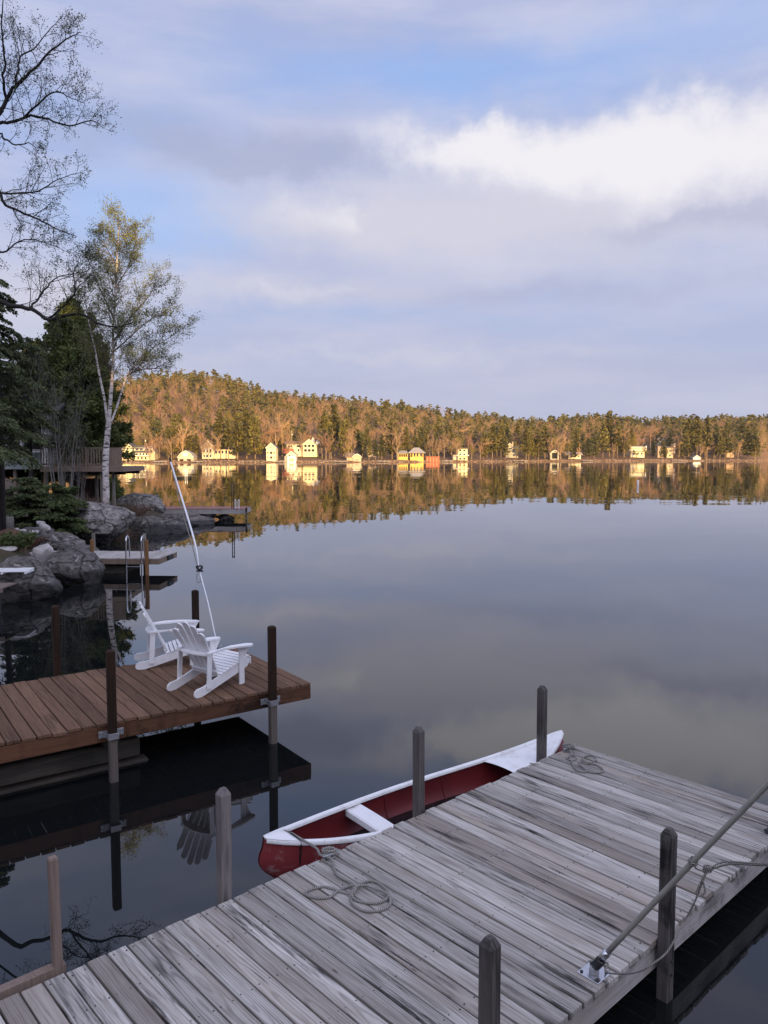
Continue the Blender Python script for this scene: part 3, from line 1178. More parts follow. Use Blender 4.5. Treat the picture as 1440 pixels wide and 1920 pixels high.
# ------------------------------------------------------------------ mooring whips
def grey_whip():
    base = Vector((1.43, 4.98, GZ))
    root = empty('mooring_whip', base, 0)
    tag(root, 'tan mooring whip pole on a bolted base plate, right side of grey dock', 'mooring whip')
    n = Vector((math.sin(GA), -math.cos(GA), 0))
    b = MB()
    rot = Matrix.Rotation(GA, 3, 'Z')
    b.cbox((0, 0, .006), (.165, .165, .010), .002, rot)
    b.build('base_plate', 'steel', root)
    for sx in (-1, 1):
        for sy in (-1, 1):
            c = rot @ Vector((sx * .06, sy * .06, .010))
            b = MB()
            b.cyl(c, c + Vector((0, 0, .008)), .011, 6)
            b.build('bolt', 'screw_dark', root)
    ax = (n * .545 + Vector((0, 0, .838))).normalized()
    b = MB()
    b.tube([(0, 0, .01), Vector((0, 0, .03)), Vector((0, 0, .05)) + ax * .02], [.036, .032, .027], 14)
    b.build('socket', 'galvanised', root)
    b = MB()
    pts = []
    for k in range(70):                      # coil spring
        a = k * .55
        q = Vector((0, 0, .045)) + ax * (.012 + k * .0012)
        e1 = ax.orthogonal().normalized()
        e2 = ax.cross(e1)
        pts.append(q + (e1 * math.cos(a) + e2 * math.sin(a)) * .029)
    b.tube(pts, .0045, 5)
    b.build('spring', 'black_iron', root)
    b = MB()
    b.tube([Vector((0, 0, .05)) + ax * .10, Vector((0, 0, .05)) + ax * .185], .026, 14)
    b.build('collar', 'steel', root)
    b = MB()
    L = 3.2
    P = [Vector((0, 0, .05)) + ax * (.12 + L * k / 12) + n * (.05 * (k / 12) ** 2) for k in range(13)]
    b.tube(P, [.0185 - .004 * k / 12 for k in range(13)], 12)
    b.build('pole', 'tan_pole', root)
    return base, ax, n


wb, wax, wn = grey_whip()


def whip_pt(d):
    return wb + Vector((0, 0, .05)) + wax * (.12 + d) + wn * (.05 * (d / 3.2) ** 2)


def on_whip(u):
    """distance up the pole at which it passes bearing u"""
    for k in range(400):
        p = whip_pt(k * .008)
        if p.x / p.y * FOC + 720 > u:
            return p
    return whip_pt(1.0)


kp = on_whip(1318)
ka = aty(1326, 1632, kp.y + .02)
line = [kp + Vector((.015, -.012, -.005)), kp + Vector((.03, -.01, -.03)), ka, aty(1370, 1620, kp.y), aty(1440, 1622, kp.y - .1), aty(1560, 1610, kp.y - .3)]
line2 = [ka, aty(1360, 1616, kp.y), aty(1440, 1619, kp.y - .12), aty(1560, 1606, kp.y - .32)]
loop = [ka, aty(1318, 1646, kp.y), aty(1309, 1666, kp.y), aty(1306, 1676, kp.y), aty(1316, 1679, kp.y), aty(1322, 1670, kp.y), aty(1318, 1650, kp.y), ka]
slack = [ka, aty(1314, 1662, kp.y + .02), aty(1303, 1690, kp.y + .06), aty(1285, 1725, kp.y + .12), aty(1268, 1757, kp.y + .02), aty(1250, 1786, kp.y - .02), aty(1226, 1806, kp.y - .05), aty(1198, 1822, kp.y), aty(1165, 1826, kp.y + .15), aty(1135, 1822, kp.y + .3), wb + wax * .10 + Vector((.04, 0, .02)), wb + Vector((-.03, .04, .06)), wb + wax * .12, aty(1136, 1826, wb.y), aty(1139, 1846, wb.y - .12)]
root = empty('rope', ka)
tag(root, 'thin grey line hitched to the tan whip pole, hanging to its base', 'rope', 'mooring ropes')
for nm, pts in (('line', line), ('line', line2), ('loop', loop), ('slack', slack), ('hitch', knot_path(ka - Vector((0, 0, .03)), .02, 9))):
    b = MB()
    b.tube([p - ka for p in spline(pts, 7)], .0058, 6)
    b.build(nm, 'rope', root)
e1 = wax.orthogonal().normalized()
e2 = wax.cross(e1)
wr = [kp + (e1 * math.cos(a) + e2 * math.sin(a)) * .024 + wax * (.0022 * a) for a in [k * .6 for k in range(24)]]
b = MB()
b.tube([p - ka for p in wr], .006, 6)
b.build('wrap', 'rope', root)


def white_whip():
    base = atz(408, 1212, BZ)
    root = empty('mooring_whip', base, 0)
    tag(root, 'white mooring whip pole leaning over the lake from the brown dock', 'mooring whip')
    mid = aty(374, 1068, base.y + .75)
    mid2 = aty(366, 1020, base.y + .95)
    tip = aty(320, 866, base.y + 1.9)
    b = MB()
    b.cbox((0, 0, .006), (.14, .14, .012), .002, Matrix.Rotation(BA, 3, 'Z'))
    b.build('base_plate', 'galvanised', root)
    b = MB()
    d1 = (mid - base).normalized()
    b.tube([(0, 0, .01), d1 * .05, d1 * .17], [.034, .028, .022], 12)
    b.build('socket', 'galvanised', root)
    b = MB()
    pts = spline([d1 * .12, (mid - base) * .55 + Vector((.012, 0, 0)), mid - base, mid2 - base, (mid2 - base) * .5 + (tip - base) * .5 + Vector((.006, 0, 0)), tip - base], 5)
    n = len(pts)
    b.tube(pts, [.0105 + .0075 * sstep(k / n, .42, .62) - .004 * sstep(k / n, .7, 1.0) for k in range(n)], 10)
    b.build('pole', 'pole_white', root)
    b = MB()
    dt = (tip - mid2).normalized()
    b.tube([tip - base, tip - base + dt * .09], [.020, .016], 10)
    b.build('tip_cap', 'black_iron', root)
    rl = empty('rope', mid)
    tag(rl, 'line tied in a knot partway up the white whip pole', 'rope', 'mooring ropes')
    b = MB()
    b.tube([p - mid for p in spline([tip, tip * .5 + mid2 * .5 + Vector((-.055, 0, 0)), mid2 + Vector((-.055, -.02, 0)), mid + Vector((-.02, -.03, .04)), mid], 6)], .009, 6)
    b.build('line', 'rope', rl)
    b = MB()
    r = random.Random(2)
    b.tube([Vector((math.cos(k * 1.3) * .055, math.sin(k * 1.3) * .05, .05 * math.sin(k * .9) + .02)) for k in range(24)], .012, 6)
    b.build('knot', 'black_iron', rl)
    b = MB()
    b.tube(spline([(0, -.03, -.02), (-.04, -.04, -.12), (-.035, -.04, -.22), (.03, -.04, -.20), (.035, -.04, -.10), (0, -.03, -.02)], 6), .006, 6)
    b.build('loop', 'rope', rl)


white_whip()

# ------------------------------------------------------------------ slatted garden chairs
def make_chair(loc, rz, label):
    root = empty('adirondack_chair', loc, rz)
    tag(root, label, 'chair', 'white slatted chairs on the brown dock')
    W = .545
    rail = [(-.58, .045), (-.565, .012), (-.53, 0), (-.44, 0), (.33, .205), (.40, .235), (.44, .285), (.44, .345), (.37, .352), (-.42, .125), (-.53, .115), (-.57, .085)]
    for s in (-1, 1):
        b = MB().prism(rail, s * W / 2 - .0125, s * W / 2 + .0125, 0)
        b.build('seat_rail', 'white_paint', root)
        b = MB().cbox((s * (W / 2 + .026), .27, .275), (.024, .095, .55), .004)
        b.build('front_leg', 'white_paint', root)
        b = MB().prism([(.318, .55), (.318, .40), (.335, .38), (.355, .43), (.40, .50), (.425, .545), (.425, .55)], s * (W / 2 + .026) - .012, s * (W / 2 + .026) + .012, 0)
        b.build('arm_bracket', 'white_paint', root)
        b = MB().cbox((s * (W / 2 + .026), -.33, .315), (.024, .075, .47), .004, Matrix.Rotation(R(-3), 3, 'X'))
        b.build('rear_leg', 'white_paint', root)
        # armrest: slim at the back, broad and rounded in front
        arm = [(-.36, .00), (-.36, .055), (-.10, .075), (.15, .125), (.33, .145), (.41, .125), (.445, .075), (.42, .02), (.36, -.005), (.10, .0)]
        poly = [(s * (W / 2 - .005 + q[1]), q[0]) for q in arm]
        if s > 0:
            poly = poly[::-1]
        b = MB()
        n = len(poly)
        vs = [(x, y, .552 + .018 * math.sin((y + .36) / .8 * math.pi * 1.4)) for x, y in poly]
        vs += [(x, y, z + .024) for x, y, z in vs]
        fs = [tuple(range(n - 1, -1, -1)), tuple(range(n, 2 * n))] + [(i, (i + 1) % n, n + (i + 1) % n, n + i) for i in range(n)]
        b.add(vs, fs)
        b.build('armrest', 'white_paint', root)
    # seat slats follow the rails
    m = 9
    for i in range(m):
        f = i / (m - 1)
        y = .405 - f * .50
        z = .352 + (y - .37) * .287 + .012
        w = .052
        b = MB().cbox((0, y, z), (W + .05, w, .020), .003, Matrix.Rotation(math.atan(.287), 3, 'X'))
        b.build('seat_slat', 'white_paint', root)
    b = MB().cbox((0, .452, .305), (W + .05, .022, .105), .004)
    b.build('apron', 'white_paint', root)
    # back slats: fan of five, rounded tops
    tilt = R(27)
    rot = Matrix.Rotation(tilt, 3, 'X')
    for i in range(5):
        q = i - 2
        w0, w1 = .078, .108
        H = [.74, .83, .87, .83, .74][i]
        fan = math.atan(q * .060)
        poly = [(-w0 / 2, 0), (w0 / 2, 0)]
        for k in range(9):
            a = math.pi * k / 8
            poly.append((w1 / 2 * math.cos(a), H - w1 / 2 * .8 + math.sin(a) * w1 / 2 * .8))
        cx = q * .088
        vs = []
        for yy in (-.010, .010):
            for (x, z) in poly:
                x2 = cx + x * math.cos(fan) + z * math.sin(fan)
                z2 = -x * math.sin(fan) + z * math.cos(fan)
                p = rot @ Vector((x2, yy - .006 * q * q * (z / .8), z2))
                vs.append(p + Vector((0, -.09, .215)))
        n = len(poly)
        fs = [tuple(range(n)), tuple(range(2 * n - 1, n - 1, -1))] + [(i2, n + i2, n + (i2 + 1) % n, (i2 + 1) % n) for i2 in range(n)]
        b = MB()
        b.add(vs, fs)
        b.build('back_slat', 'white_paint', root)
    # curved cross rail at arm height, straight one at the seat
    arc = []
    for k in range(11):
        x = (-1 + 2 * k / 10) * (W / 2 + .045)
        arc.append((x, -.40 + .055 * (x / (W / 2)) ** 2 - .012))
    poly = arc + [(W / 2 + .045, -.255), (-(W / 2 + .045), -.255)]
    b = MB().prism([(x, y) for x, y in arc] + [(W / 2 + .045, -.275), (-W / 2 - .045, -.275)], .530, .551, 2)
    b.build('back_rail', 'white_paint', root)
    b = MB().cbox((0, -.135, .235), (W - .03, .022, .085), .003, rot)
    b.build('lower_back_rail', 'white_paint', root)
    return root


def chair_at(rear, face_deg, label):
    a = R(face_deg)
    f = Vector((math.cos(a), math.sin(a)))
    c = Vector(rear) + f * .53
    make_chair((c.x, c.y, BZ + .001), a - math.pi / 2, label)


chair_at((-2.72, 10.20), 55, 'white slatted chair nearer the camera, its back towards us')
chair_at((-3.80, 11.66), 20, 'white slatted chair further back, seen side-on facing the lake')

# ------------------------------------------------------------------ second grey dock on the left with swim ladder
d2z = .54
c2 = atz(298, 1047, d2z)
l2 = atz(168, 1046, d2z)
ang2 = math.atan2(c2.y - l2.y, c2.x - l2.x)
W2 = 1.85
s_pl = [plank_mesh('silver_plank', W2, .138, .034, 'silver_plank', rnd), plank_mesh('silver_plank', W2 - .008, .137, .034, 'silver_plank', rnd)]
O2 = Vector((c2.x - math.sin(ang2) * W2, c2.y + math.cos(ang2) * W2))
dock2 = make_dock('dock', O2, ang2, 5.2, W2, .145, d2z, .036, s_pl, 'small silver plank dock with a steel swim ladder among boulders', 'deck_timber', .17, screws=False)
pm2 = post_mesh('amber_post', .10, 1.9, 'amber_post', .015, .75)
pm2g = post_mesh('grey_low_post', .10, 1.9, 'pole_wood', .015, .75)
for (u, me, back, h) in ((175, pm2, 0, .62), (279, pm2, 0, .62), (191, pm2g, 1, .62), (286, pm2g, 1, .62), (91, pm2g, 0, .52)):
    v = 1046 if not back else 1028
    lx = to_local(dock2, atz(u, v, d2z))[0]
    add_post(dock2, me, (lx, .07 if back else -W2 - .07), d2z + h - 1.9)
b = MB()
b.cbox((0, 0, 0), (2.2, W2 - .5, .42), .02)
o = b.build('crib', 'wet_timber', dock2)
o.location = (-2.35, -W2 / 2, -.36)
b = MB()
b.cbox((0, 0, 0), (.06, .5, .16), .01)
o = b.build('bumper', 'black_iron', dock2)
o.location = (.035, -W2 * .45, -.09)
# swim ladder: two tall hooped rails and rungs
lad = empty('swim_ladder', (c2.x, c2.y, 0), ang2)
tag(lad, 'curved stainless steel swim ladder on the small silver dock', 'ladder')
for u in (242, 271):
    lx = to_local(dock2, atz(u, 1046, d2z))[0]
    y0 = -W2 - .03
    y0w = y0 + W2
    q = [(lx, y0w + .16, d2z + .01), (lx, y0w + .16, d2z + .45), (lx, y0w + .12, d2z + .66), (lx, y0w + .0, d2z + .74), (lx, y0w - .11, d2z + .66), (lx, y0w - .14, d2z + .40), (lx, y0w - .15, -.2), (lx, y0w - .18, -1.0)]
    b = MB()
    b.tube(spline(q, 6), .024, 10)
    b.build('rail', 'steel', lad)
lx0, lx1 = [to_local(dock2, atz(u, 1046, d2z))[0] for u in (242, 271)]
for z in (.28, -.02, -.32):
    b = MB()
    b.cbox(((lx0 + lx1) / 2, -.175, z), (lx1 - lx0, .05, .02), .004)
    b.build('rung', 'steel', lad)

# ------------------------------------------------------------------ third, reddish dock further out
d3z = .70
c3 = atz(459, 954, d3z)
l3 = atz(283, 954, d3z)
ang3 = math.atan2(c3.y - l3.y, c3.x - l3.x)
W3 = 2.2
r_pl = [plank_mesh('red_plank', W3, .138, .034, 'red_plank', rnd)]
O3 = Vector((c3.x - math.sin(ang3) * W3, c3.y + math.cos(ang3) * W3))
dock3 = make_dock('dock', O3, ang3, 5.7, W3, .145, d3z, .036, r_pl, 'reddish deck dock on stone cribbing beyond the birch', 'silver_plank', .28, screws=False)
add_post(dock3, post_mesh('end_post', .10, 1.9, 'brown_post', .01, .9), (.06, -W3 + .2), d3z + .06 - 1.9)
lad3 = empty('swim_ladder', (c3.x, c3.y, d3z), ang3)
tag(lad3, 'thin upright swim ladder folded up on the reddish dock', 'ladder')
for dx in (-.80, -.68):
    b = MB()
    b.tube([(dx, .1, 0), (dx, .1, 1.62)], .028, 6)
    b.build('rail', 'black_iron', lad3)
for k in range(5):
    b = MB()
    b.cyl((-.80, .1, .55 + k * .24), (-.68, .1, .55 + k * .24), .013, 6)
    b.build('rung', 'black_iron', lad3)
hoop = empty('grab_rail', (c3.x, c3.y, d3z), ang3)
tag(hoop, 'white bent grab rail at the end of the reddish dock', 'handrail')
for dx in (-.66, -.46):
    b = MB()
    b.tube(spline([(dx, .3, .0), (dx - .02, .3, .30), (dx + .02, .28, .52), (dx + .10, .1, .52), (dx + .12, .0, .2), (dx + .12, -.05, 0)], 5), .018, 7)
    b.build('rail', 'pole_white', hoop)


# ------------------------------------------------------------------ rocks
def rock_mesh(name, seed, dims, mat, sub=5, rough=.32, cuts=9, fine=.075):
    r = random.Random(seed)
    bm = bmesh.new()
    bmesh.ops.create_icosphere(bm, subdivisions=sub, radius=1.0)
    planes = []
    for k in range(cuts):
        d = Vector((r.gauss(0, 1), r.gauss(0, 1), r.gauss(0, .8))).normalized()
        planes.append((d, r.uniform(.62, .88)))
    o = Vector((r.random() * 50, r.random() * 50, r.random() * 50))
    for v in bm.verts:
        p = v.co.copy()
        p *= 1 + rough * noise.noise(p * 1.1 + o)
        for d, h in planes:
            e = p.dot(d) - h
            if e > 0:
                p -= d * e * .88
        p *= 1 + fine * (noise.noise(p * 2.6 + o) + .8 * noise.noise(p * 5.5 + o) + .5 * noise.noise(p * 11 + o) - .5 * max(0, .25 - abs(noise.noise(p * 1.7 + o))))
        v.co = Vector((p.x * dims[0], p.y * dims[1], p.z * dims[2]))
    me = bpy.data.meshes.new(name)
    bm.to_mesh(me)
    bm.free()
    me.materials.append(MATS[mat])
    smooth_angle(me, 28)
    return me


def boulder(u, v, z, Y, dims, seed, mat, label, rz=0, tilt=(0, 0), name='boulder', cat='boulder', sub=5, group='boulders along the left shore', **kw):
    """centre of the rock given by its bearing and distance"""
    p = aty(u, v, Y)
    o = link(name, rock_mesh(name, seed, dims, mat, sub, **kw), None)
    o.location = (p.x, Y, z)
    o.rotation_euler = (tilt[0], tilt[1], rz)
    tag(o, label, cat, group)
    return o


boulder(172, 985, .85, 34.5, (2.05, 1.6, .95), 11, 'granite', 'broad smooth grey granite boulder below the birch trunk', .1, (0, .10), rough=.18, cuts=6, fine=.07)
boulder(128, 1075, .30, 23.6, (1.05, 1.0, .95), 21, 'granite_dark', 'pale-streaked pointed boulder left of the swim ladder', .3, (.1, .18), rough=.25, cuts=9)
boulder(40, 1100, .15, 21.2, (1.05, 1.1, .95), 35, 'granite_dark', 'lichen-spotted dark boulder at the left edge by the water', .2, (0, .12), rough=.22, cuts=8)
boulder(300, 985, .1, 39.5, (1.9, 1.5, .62), 44, 'granite_dark', 'dark wedge of wet rock at the waterline left of the reddish dock', .2, (0, .1), cuts=9)
boulder(345, 975, .12, 43.6, (2.0, 1.2, .50), 47, 'ledge', 'low split ledge running under the reddish dock', .1, (0, .05), cuts=9)
boulder(262, 942, 1.0, 44.5, (1.7, 1.3, .75), 52, 'granite', 'rounded lichen-grey rock hump right of the birch', 0, (0, .08), rough=.2)
boulder(118, 945, 1.2, 37.5, (1.5, 1.2, .75), 57, 'granite', 'mossy sloping rock beside the dark deck posts', .2, rough=.2)
boulder(110, 1010, .45, 29.5, (1.1, 1.0, .55), 61, 'granite_dark', 'angular black rock slab behind the silver dock', .6, (.2, .1), cuts=10)
boulder(150, 1022, .25, 28.2, (.9, .7, .40), 64, 'granite_dark', 'low dark rock touching the back edge of the silver dock', .1, cuts=10)
boulder(70, 1005, .7, 29.0, (.9, .8, .55), 66, 'granite_dark', 'squat dark rock left of the angular slab', .1, cuts=9)
boulder(18, 1010, .95, 26.0, (.55, .5, .45), 71, 'rust_grass', 'rounded tan dead-grass hummock at the left edge', 0, rough=.2, cuts=0, name='grass_hummock', cat='hummock', group='plants on the left bank')
boulder(82, 1052, .75, 24.9, (.34, .3, .42), 75, 'pale_stone', 'pale upright stone behind the pointed boulder', .3, (0, .3), sub=3)
boulder(116, 1031, .62, 25.6, (.22, .16, .07), 77, 'pale_stone', 'small white flat stone on the silver dock end', .3, sub=2, name='stone', cat='stone', group='pale stones on the left bank')
boulder(84, 982, 1.28, 28.2, (.26, .2, .14), 81, 'pale_stone', 'larger white stone at the top of the garden edging', .3, (0, .5), sub=2, name='stone', cat='stone', group='pale stones on the left bank')
boulder(76, 974, 1.40, 28.6, (.18, .15, .12), 82, 'pale_stone', 'white stone leaning on the largest white stone', .3, sub=2, name='stone', cat='stone', group='pale stones on the left bank')
boulder(42, 992, 1.20, 27.6, (.17, .12, .09), 83, 'pale_stone', 'middle one of three small white stones in rusty ground cover', .1, sub=2, name='stone', cat='stone', group='pale stones on the left bank')
boulder(64, 992, 1.18, 27.6, (.19, .12, .08), 84, 'pale_stone', 'rightmost of three small white stones in rusty ground cover', .2, sub=2, name='stone', cat='stone', group='pale stones on the left bank')
boulder(32, 989, 1.22, 27.8, (.13, .1, .09), 85, 'pale_stone', 'leftmost of three small white stones in rusty ground cover', .2, sub=2, name='stone', cat='stone', group='pale stones on the left bank')
boulder(14, 1036, .98, 24.2, (.36, .25, .10), 86, 'pale_stone', 'flat pale slab at the left edge above the dark boulder', .2, sub=2, name='stone', cat='stone', group='pale stones on the left bank')
# stacked stones under the reddish dock
r = random.Random(8)
for i in range(34):
    k = r.random()
    u = 352 + 76 * k
    z = r.uniform(.0, .34) * (1.1 - .5 * k)
    Y = c3.y + r.uniform(.15, .7)
    s = r.uniform(.18, .42)
    p = aty(u, 975, Y)
    o = link('stone', rock_mesh('stone', 100 + i, (s, s * .7, s * .42), 'granite_dark' if r.random() < .75 else 'ledge', 2, cuts=5), None)
    o.location = (p.x, Y, z)
    o.rotation_euler = (0, 0, r.uniform(0, 3))
    tag(o, 'dark stacked stone in the cribbing under the reddish dock', 'stone', 'stones stacked under the reddish dock')

# ------------------------------------------------------------------ plank platform and white lounger at the left edge
tp = empty('platform', atz(0, 1100, .62), 0)
tag(tp, 'corner of a new timber platform at the left edge', 'platform')
tp.location = (-10.62, 19.2, .66)
for k in range(5):
    b = MB().cbox((0, 0, 0), (2.0, .138, .034), .004)
    o = b.build('plank', 'new_timber', tp)
    o.location = (0.18, -.30 + k * .145, 0)
b = MB().cbox((0, 0, 0), (2.0, .04, .12), .004)
o = b.build('fascia_board', 'new_timber', tp)
o.location = (.18, -.40, -.05)
for x in (-.7, 1.05):
    b = MB().cbox((0, 0, 0), (.05, .05, 1.3), .004)
    o = b.build('leg', 'black_iron', tp)
    o.location = (x, -.3, -.68)
lg = empty('lounge_chair', (-10.35, 20.3, 0.85), .1)
tag(lg, 'white slatted lounger end at the left edge over the boulder', 'lounge chair')
for k in range(5):
    b = MB().cbox((0, 0, 0), (1.6, .07, .025), .004)
    o = b.build('slat', 'white_paint', lg)
    o.location = (.1, -.2 + k * .11, .02 + .006 * k)
for x in (.25, .85):
    b = MB().cbox((0, 0, 0), (.05, .62, .04), .004)
    o = b.build('cross_bar', 'white_paint', lg)
    o.location = (x, .02, -.02)
for (x, y) in ((-.5, -.2), (-.5, .25)):
    b = MB().cbox((0, 0, 0), (.05, .05, .3), .004)
    o = b.build('leg', 'white_paint', lg)
    o.location = (x, y, -.17)


# ------------------------------------------------------------------ trees: generators
def rnd_perp(d, r):
    q = Vector((r.gauss(0, 1), r.gauss(0, 1), r.gauss(0, 1)))
    q -= d * q.dot(d)
    return q.normalized() if q.length > 1e-6 else d.orthogonal().normalized()


class Tree:
    """limbs are polylines with radii; twigs are grown from them; leaves sit on the finest twigs"""
    def __init__(self, seed):
        self.r = random.Random(seed)
        self.thick = .018
        self.jit = .03
        self.limbs = []          # (pts, radii, sides)
        self.leaf = []           # positions
        self.leafdir = []

    def limb(self, pts, r0, r1, sides=7, n=5, wob=0.0):
        P = spline(pts, n)
        if wob:
            for i in range(1, len(P)):
                P[i] = P[i] + Vector((self.r.gauss(0, wob), self.r.gauss(0, wob), self.r.gauss(0, wob * .6)))
        m = len(P)
        rad = [r0 + (r1 - r0) * (i / (m - 1)) for i in range(m)]
        self.limbs.append((P, rad, sides))
        return P, rad

    def grow(self, P, rad, level, count, length, spread=.9, up=.25, t0=.2, wig=.25, leaf_p=0.0, leaf_n=2, maxlev=3, flat=1.0, kids=(6, 5, 4)):
        r = self.r
        m = len(P)
        for k in range(count):
            t = t0 + (1 - t0) * (k + r.random()) / count
            i = min(m - 2, int(t * (m - 1)))
            f = t * (m - 1) - i
            p = P[i].lerp(P[i + 1], f)
            d = (P[i + 1] - P[i]).normalized()
            q = rnd_perp(d, r)
            dd = (d * (1 - spread * .55) + q * spread + Vector((0, 0, up)))
            dd.z *= flat
            dd = dd.normalized()
            L = length * r.uniform(.6, 1.2) * (1.15 - .55 * t)
            ns = 5 if level < 2 else 4
            pts = [p]
            cur = dd
            for s in range(ns):
                cur = (cur + Vector((r.gauss(0, wig), r.gauss(0, wig), r.gauss(0, wig) + up * .12))).normalized()
                pts.append(pts[-1] + cur * L / ns)
            r0 = min(rad[i] * .55, L * self.thick + .0035)
            rr = [max(.0028, r0 * (1 - .8 * j / ns)) for j in range(ns + 1)]
            self.limbs.append((pts, rr, 5 if level == 0 else (4 if level == 1 else 3)))
            if level + 1 < maxlev:
                self.grow(pts, rr, level + 1, kids[min(level, len(kids) - 1)], L * .55, spread, up, .2, wig, leaf_p, leaf_n, maxlev, flat, kids)
            if level >= maxlev - 2 and leaf_p > 0:
                for j in range(1, ns + 1):
                    for _ in range(leaf_n):
                        if r.random() < leaf_p:
                            a = pts[j - 1].lerp(pts[j], r.random())
                            self.leaf.append(a + Vector((r.gauss(0, self.jit), r.gauss(0, self.jit), r.gauss(0, self.jit))))

    def wood_mesh(self, name, mat, origin, min_r=0.0, max_r=9.0):
        b = MB()
        for P, rad, s in self.limbs:
            if min_r <= rad[0] < max_r:
                b.tube([p - origin for p in P], rad, s, False)
        me = b.mesh(name)
        me.materials.append(MATS[mat])
        return me

    def leaf_mesh(self, name, mat, origin, size, pick=None):
        pts = [p for i, p in enumerate(self.leaf) if pick is None or pick(i)]
        return blades(name, np.array([list(p - origin) for p in pts]).reshape(-1, 3), mat, size, self.r.randint(0, 9999))


def blades(name, C, mat, size, seed, aspect=1.6, dirs=None):
    """small folded leaf faces (two triangles each) at the points C"""
    g = np.random.default_rng(seed)
    n = len(C)
    D = g.normal(size=(n, 3)) if dirs is None else dirs + g.normal(size=(n, 3)) * .25
    D /= np.linalg.norm(D, axis=1, keepdims=True) + 1e-9
    Q = g.normal(size=(n, 3))
    S = np.cross(D, Q)
    S /= np.linalg.norm(S, axis=1, keepdims=True) + 1e-9
    N = np.cross(D, S)
    s = (size * g.uniform(.6, 1.35, size=(n, 1)))
    a = C
    b = C + D * s * aspect * .5 + S * s * .42 + N * s * .12
    c = C + D * s * aspect
    d = C + D * s * aspect * .5 - S * s * .42 + N * s * .12
    V = np.stack([a, b, c, d], 1).reshape(-1, 3)
    me = bpy.data.meshes.new(name)
    me.vertices.add(len(V))
    me.vertices.foreach_set('co', V.astype(np.float32).ravel())
    F = np.arange(n)[:, None] * 4 + np.array([0, 1, 2, 0, 2, 3])[None]
    me.loops.add(n * 6)
    me.loops.foreach_set('vertex_index', F.astype(np.int32).ravel())
    me.polygons.add(n * 2)
    me.polygons.foreach_set('loop_start', np.arange(0, n * 6, 3, dtype=np.int32))
    me.update(calc_edges=True)
    me.materials.append(MATS[mat])
    return me


# ------------------------------------------------------------------ the birch
def build_birch():
    Y = 36.6
    def q(u, v, dy=0):
        return aty(u, v, Y + dy)
    base = q(197, 958)
    base.z = min(base.z, 1.5)
    T = Tree(5)
    T.jit = .10
    T.thick = .012
    root = empty('birch_tree', base)
    tag(root, 'white-barked birch in young leaf rising behind the broad boulder', 'tree')
    stems = []
    stems.append(T.limb([base - Vector((0, 0, .6)), q(199, 920), q(198, 870), q(201, 820), q(204, 792)], .165, .125, 12, 6))
    main = T.limb([q(203, 800), q(208, 740, .1), q(212, 680, .2), q(212, 620, .2), q(216, 560, .1), q(219, 500), q(221, 455), q(224, 415)], .098, .012, 10, 6)
    left = T.limb([q(203, 802), q(196, 750, -.3), q(186, 700, -.4), q(178, 655, -.5), q(168, 610, -.8), q(160, 560, -1.0), q(158, 520, -1.2)], .068, .010, 9, 6)
    right = T.limb([q(204, 800), q(216, 772, .2), q(228, 735, .4), q(238, 705, .6), q(258, 680, .8), q(285, 655, 1.0), q(318, 632, 1.2), q(345, 612, 1.2)], .062, .009, 9, 6)
    r2 = T.limb([q(238, 705, .6), q(262, 693, .2), q(292, 690, -.2), q(322, 672, -.4)], .035, .008, 6, 5)
    r3 = T.limb([q(213, 640, .2), q(240, 600, .4), q(275, 560, .2), q(300, 520, .2)], .04, .008, 6, 5)
    r4 = T.limb([q(212, 660, .2), q(235, 640, -.4), q(280, 600, -.8), q(325, 575, -1)], .04, .008, 6, 5)
    l3 = T.limb([q(214, 600, .1), q(196, 560, .5), q(178, 520, .9), q(165, 485, 1.1)], .035, .008, 6, 5)
    m5 = T.limb([q(217, 540), q(240, 500, .5), q(252, 460, .6), q(262, 430, .6)], .03, .007, 6, 5)
    m6 = T.limb([q(219, 500), q(200, 465, -.5), q(186, 440, -.7)], .028, .007, 6, 5)
    for (P, rd), n, L, t0 in ((main, 60, 1.75, .2), (left, 26, 1.35, .3), (right, 34, 1.35, .3), (r2, 16, 1.1, .15), (r3, 22, 1.3, .1), (r4, 22, 1.3, .1), (l3, 20, 1.3, .1), (m5, 17, 1.1, .1), (m6, 14, 1.05, .1)):
        T.grow(P, rd, 0, n, L, .85, .32, t0, .17, .50, 2, 3, 1.0, (6, 4))
    o = base
    trunk = link('trunk', T.wood_mesh('birch_trunk', 'birch_bark', o, .06), None, root)
    link('branches', T.wood_mesh('birch_branches', 'birch_twig', o, 0, .06), None, root)
    rr = random.Random(3)
    link('leaves', T.leaf_mesh('birch_leaves', 'spring_leaf', o, .047), None, root)
    # frayed bark flaps and burls
    return T


build_birch()


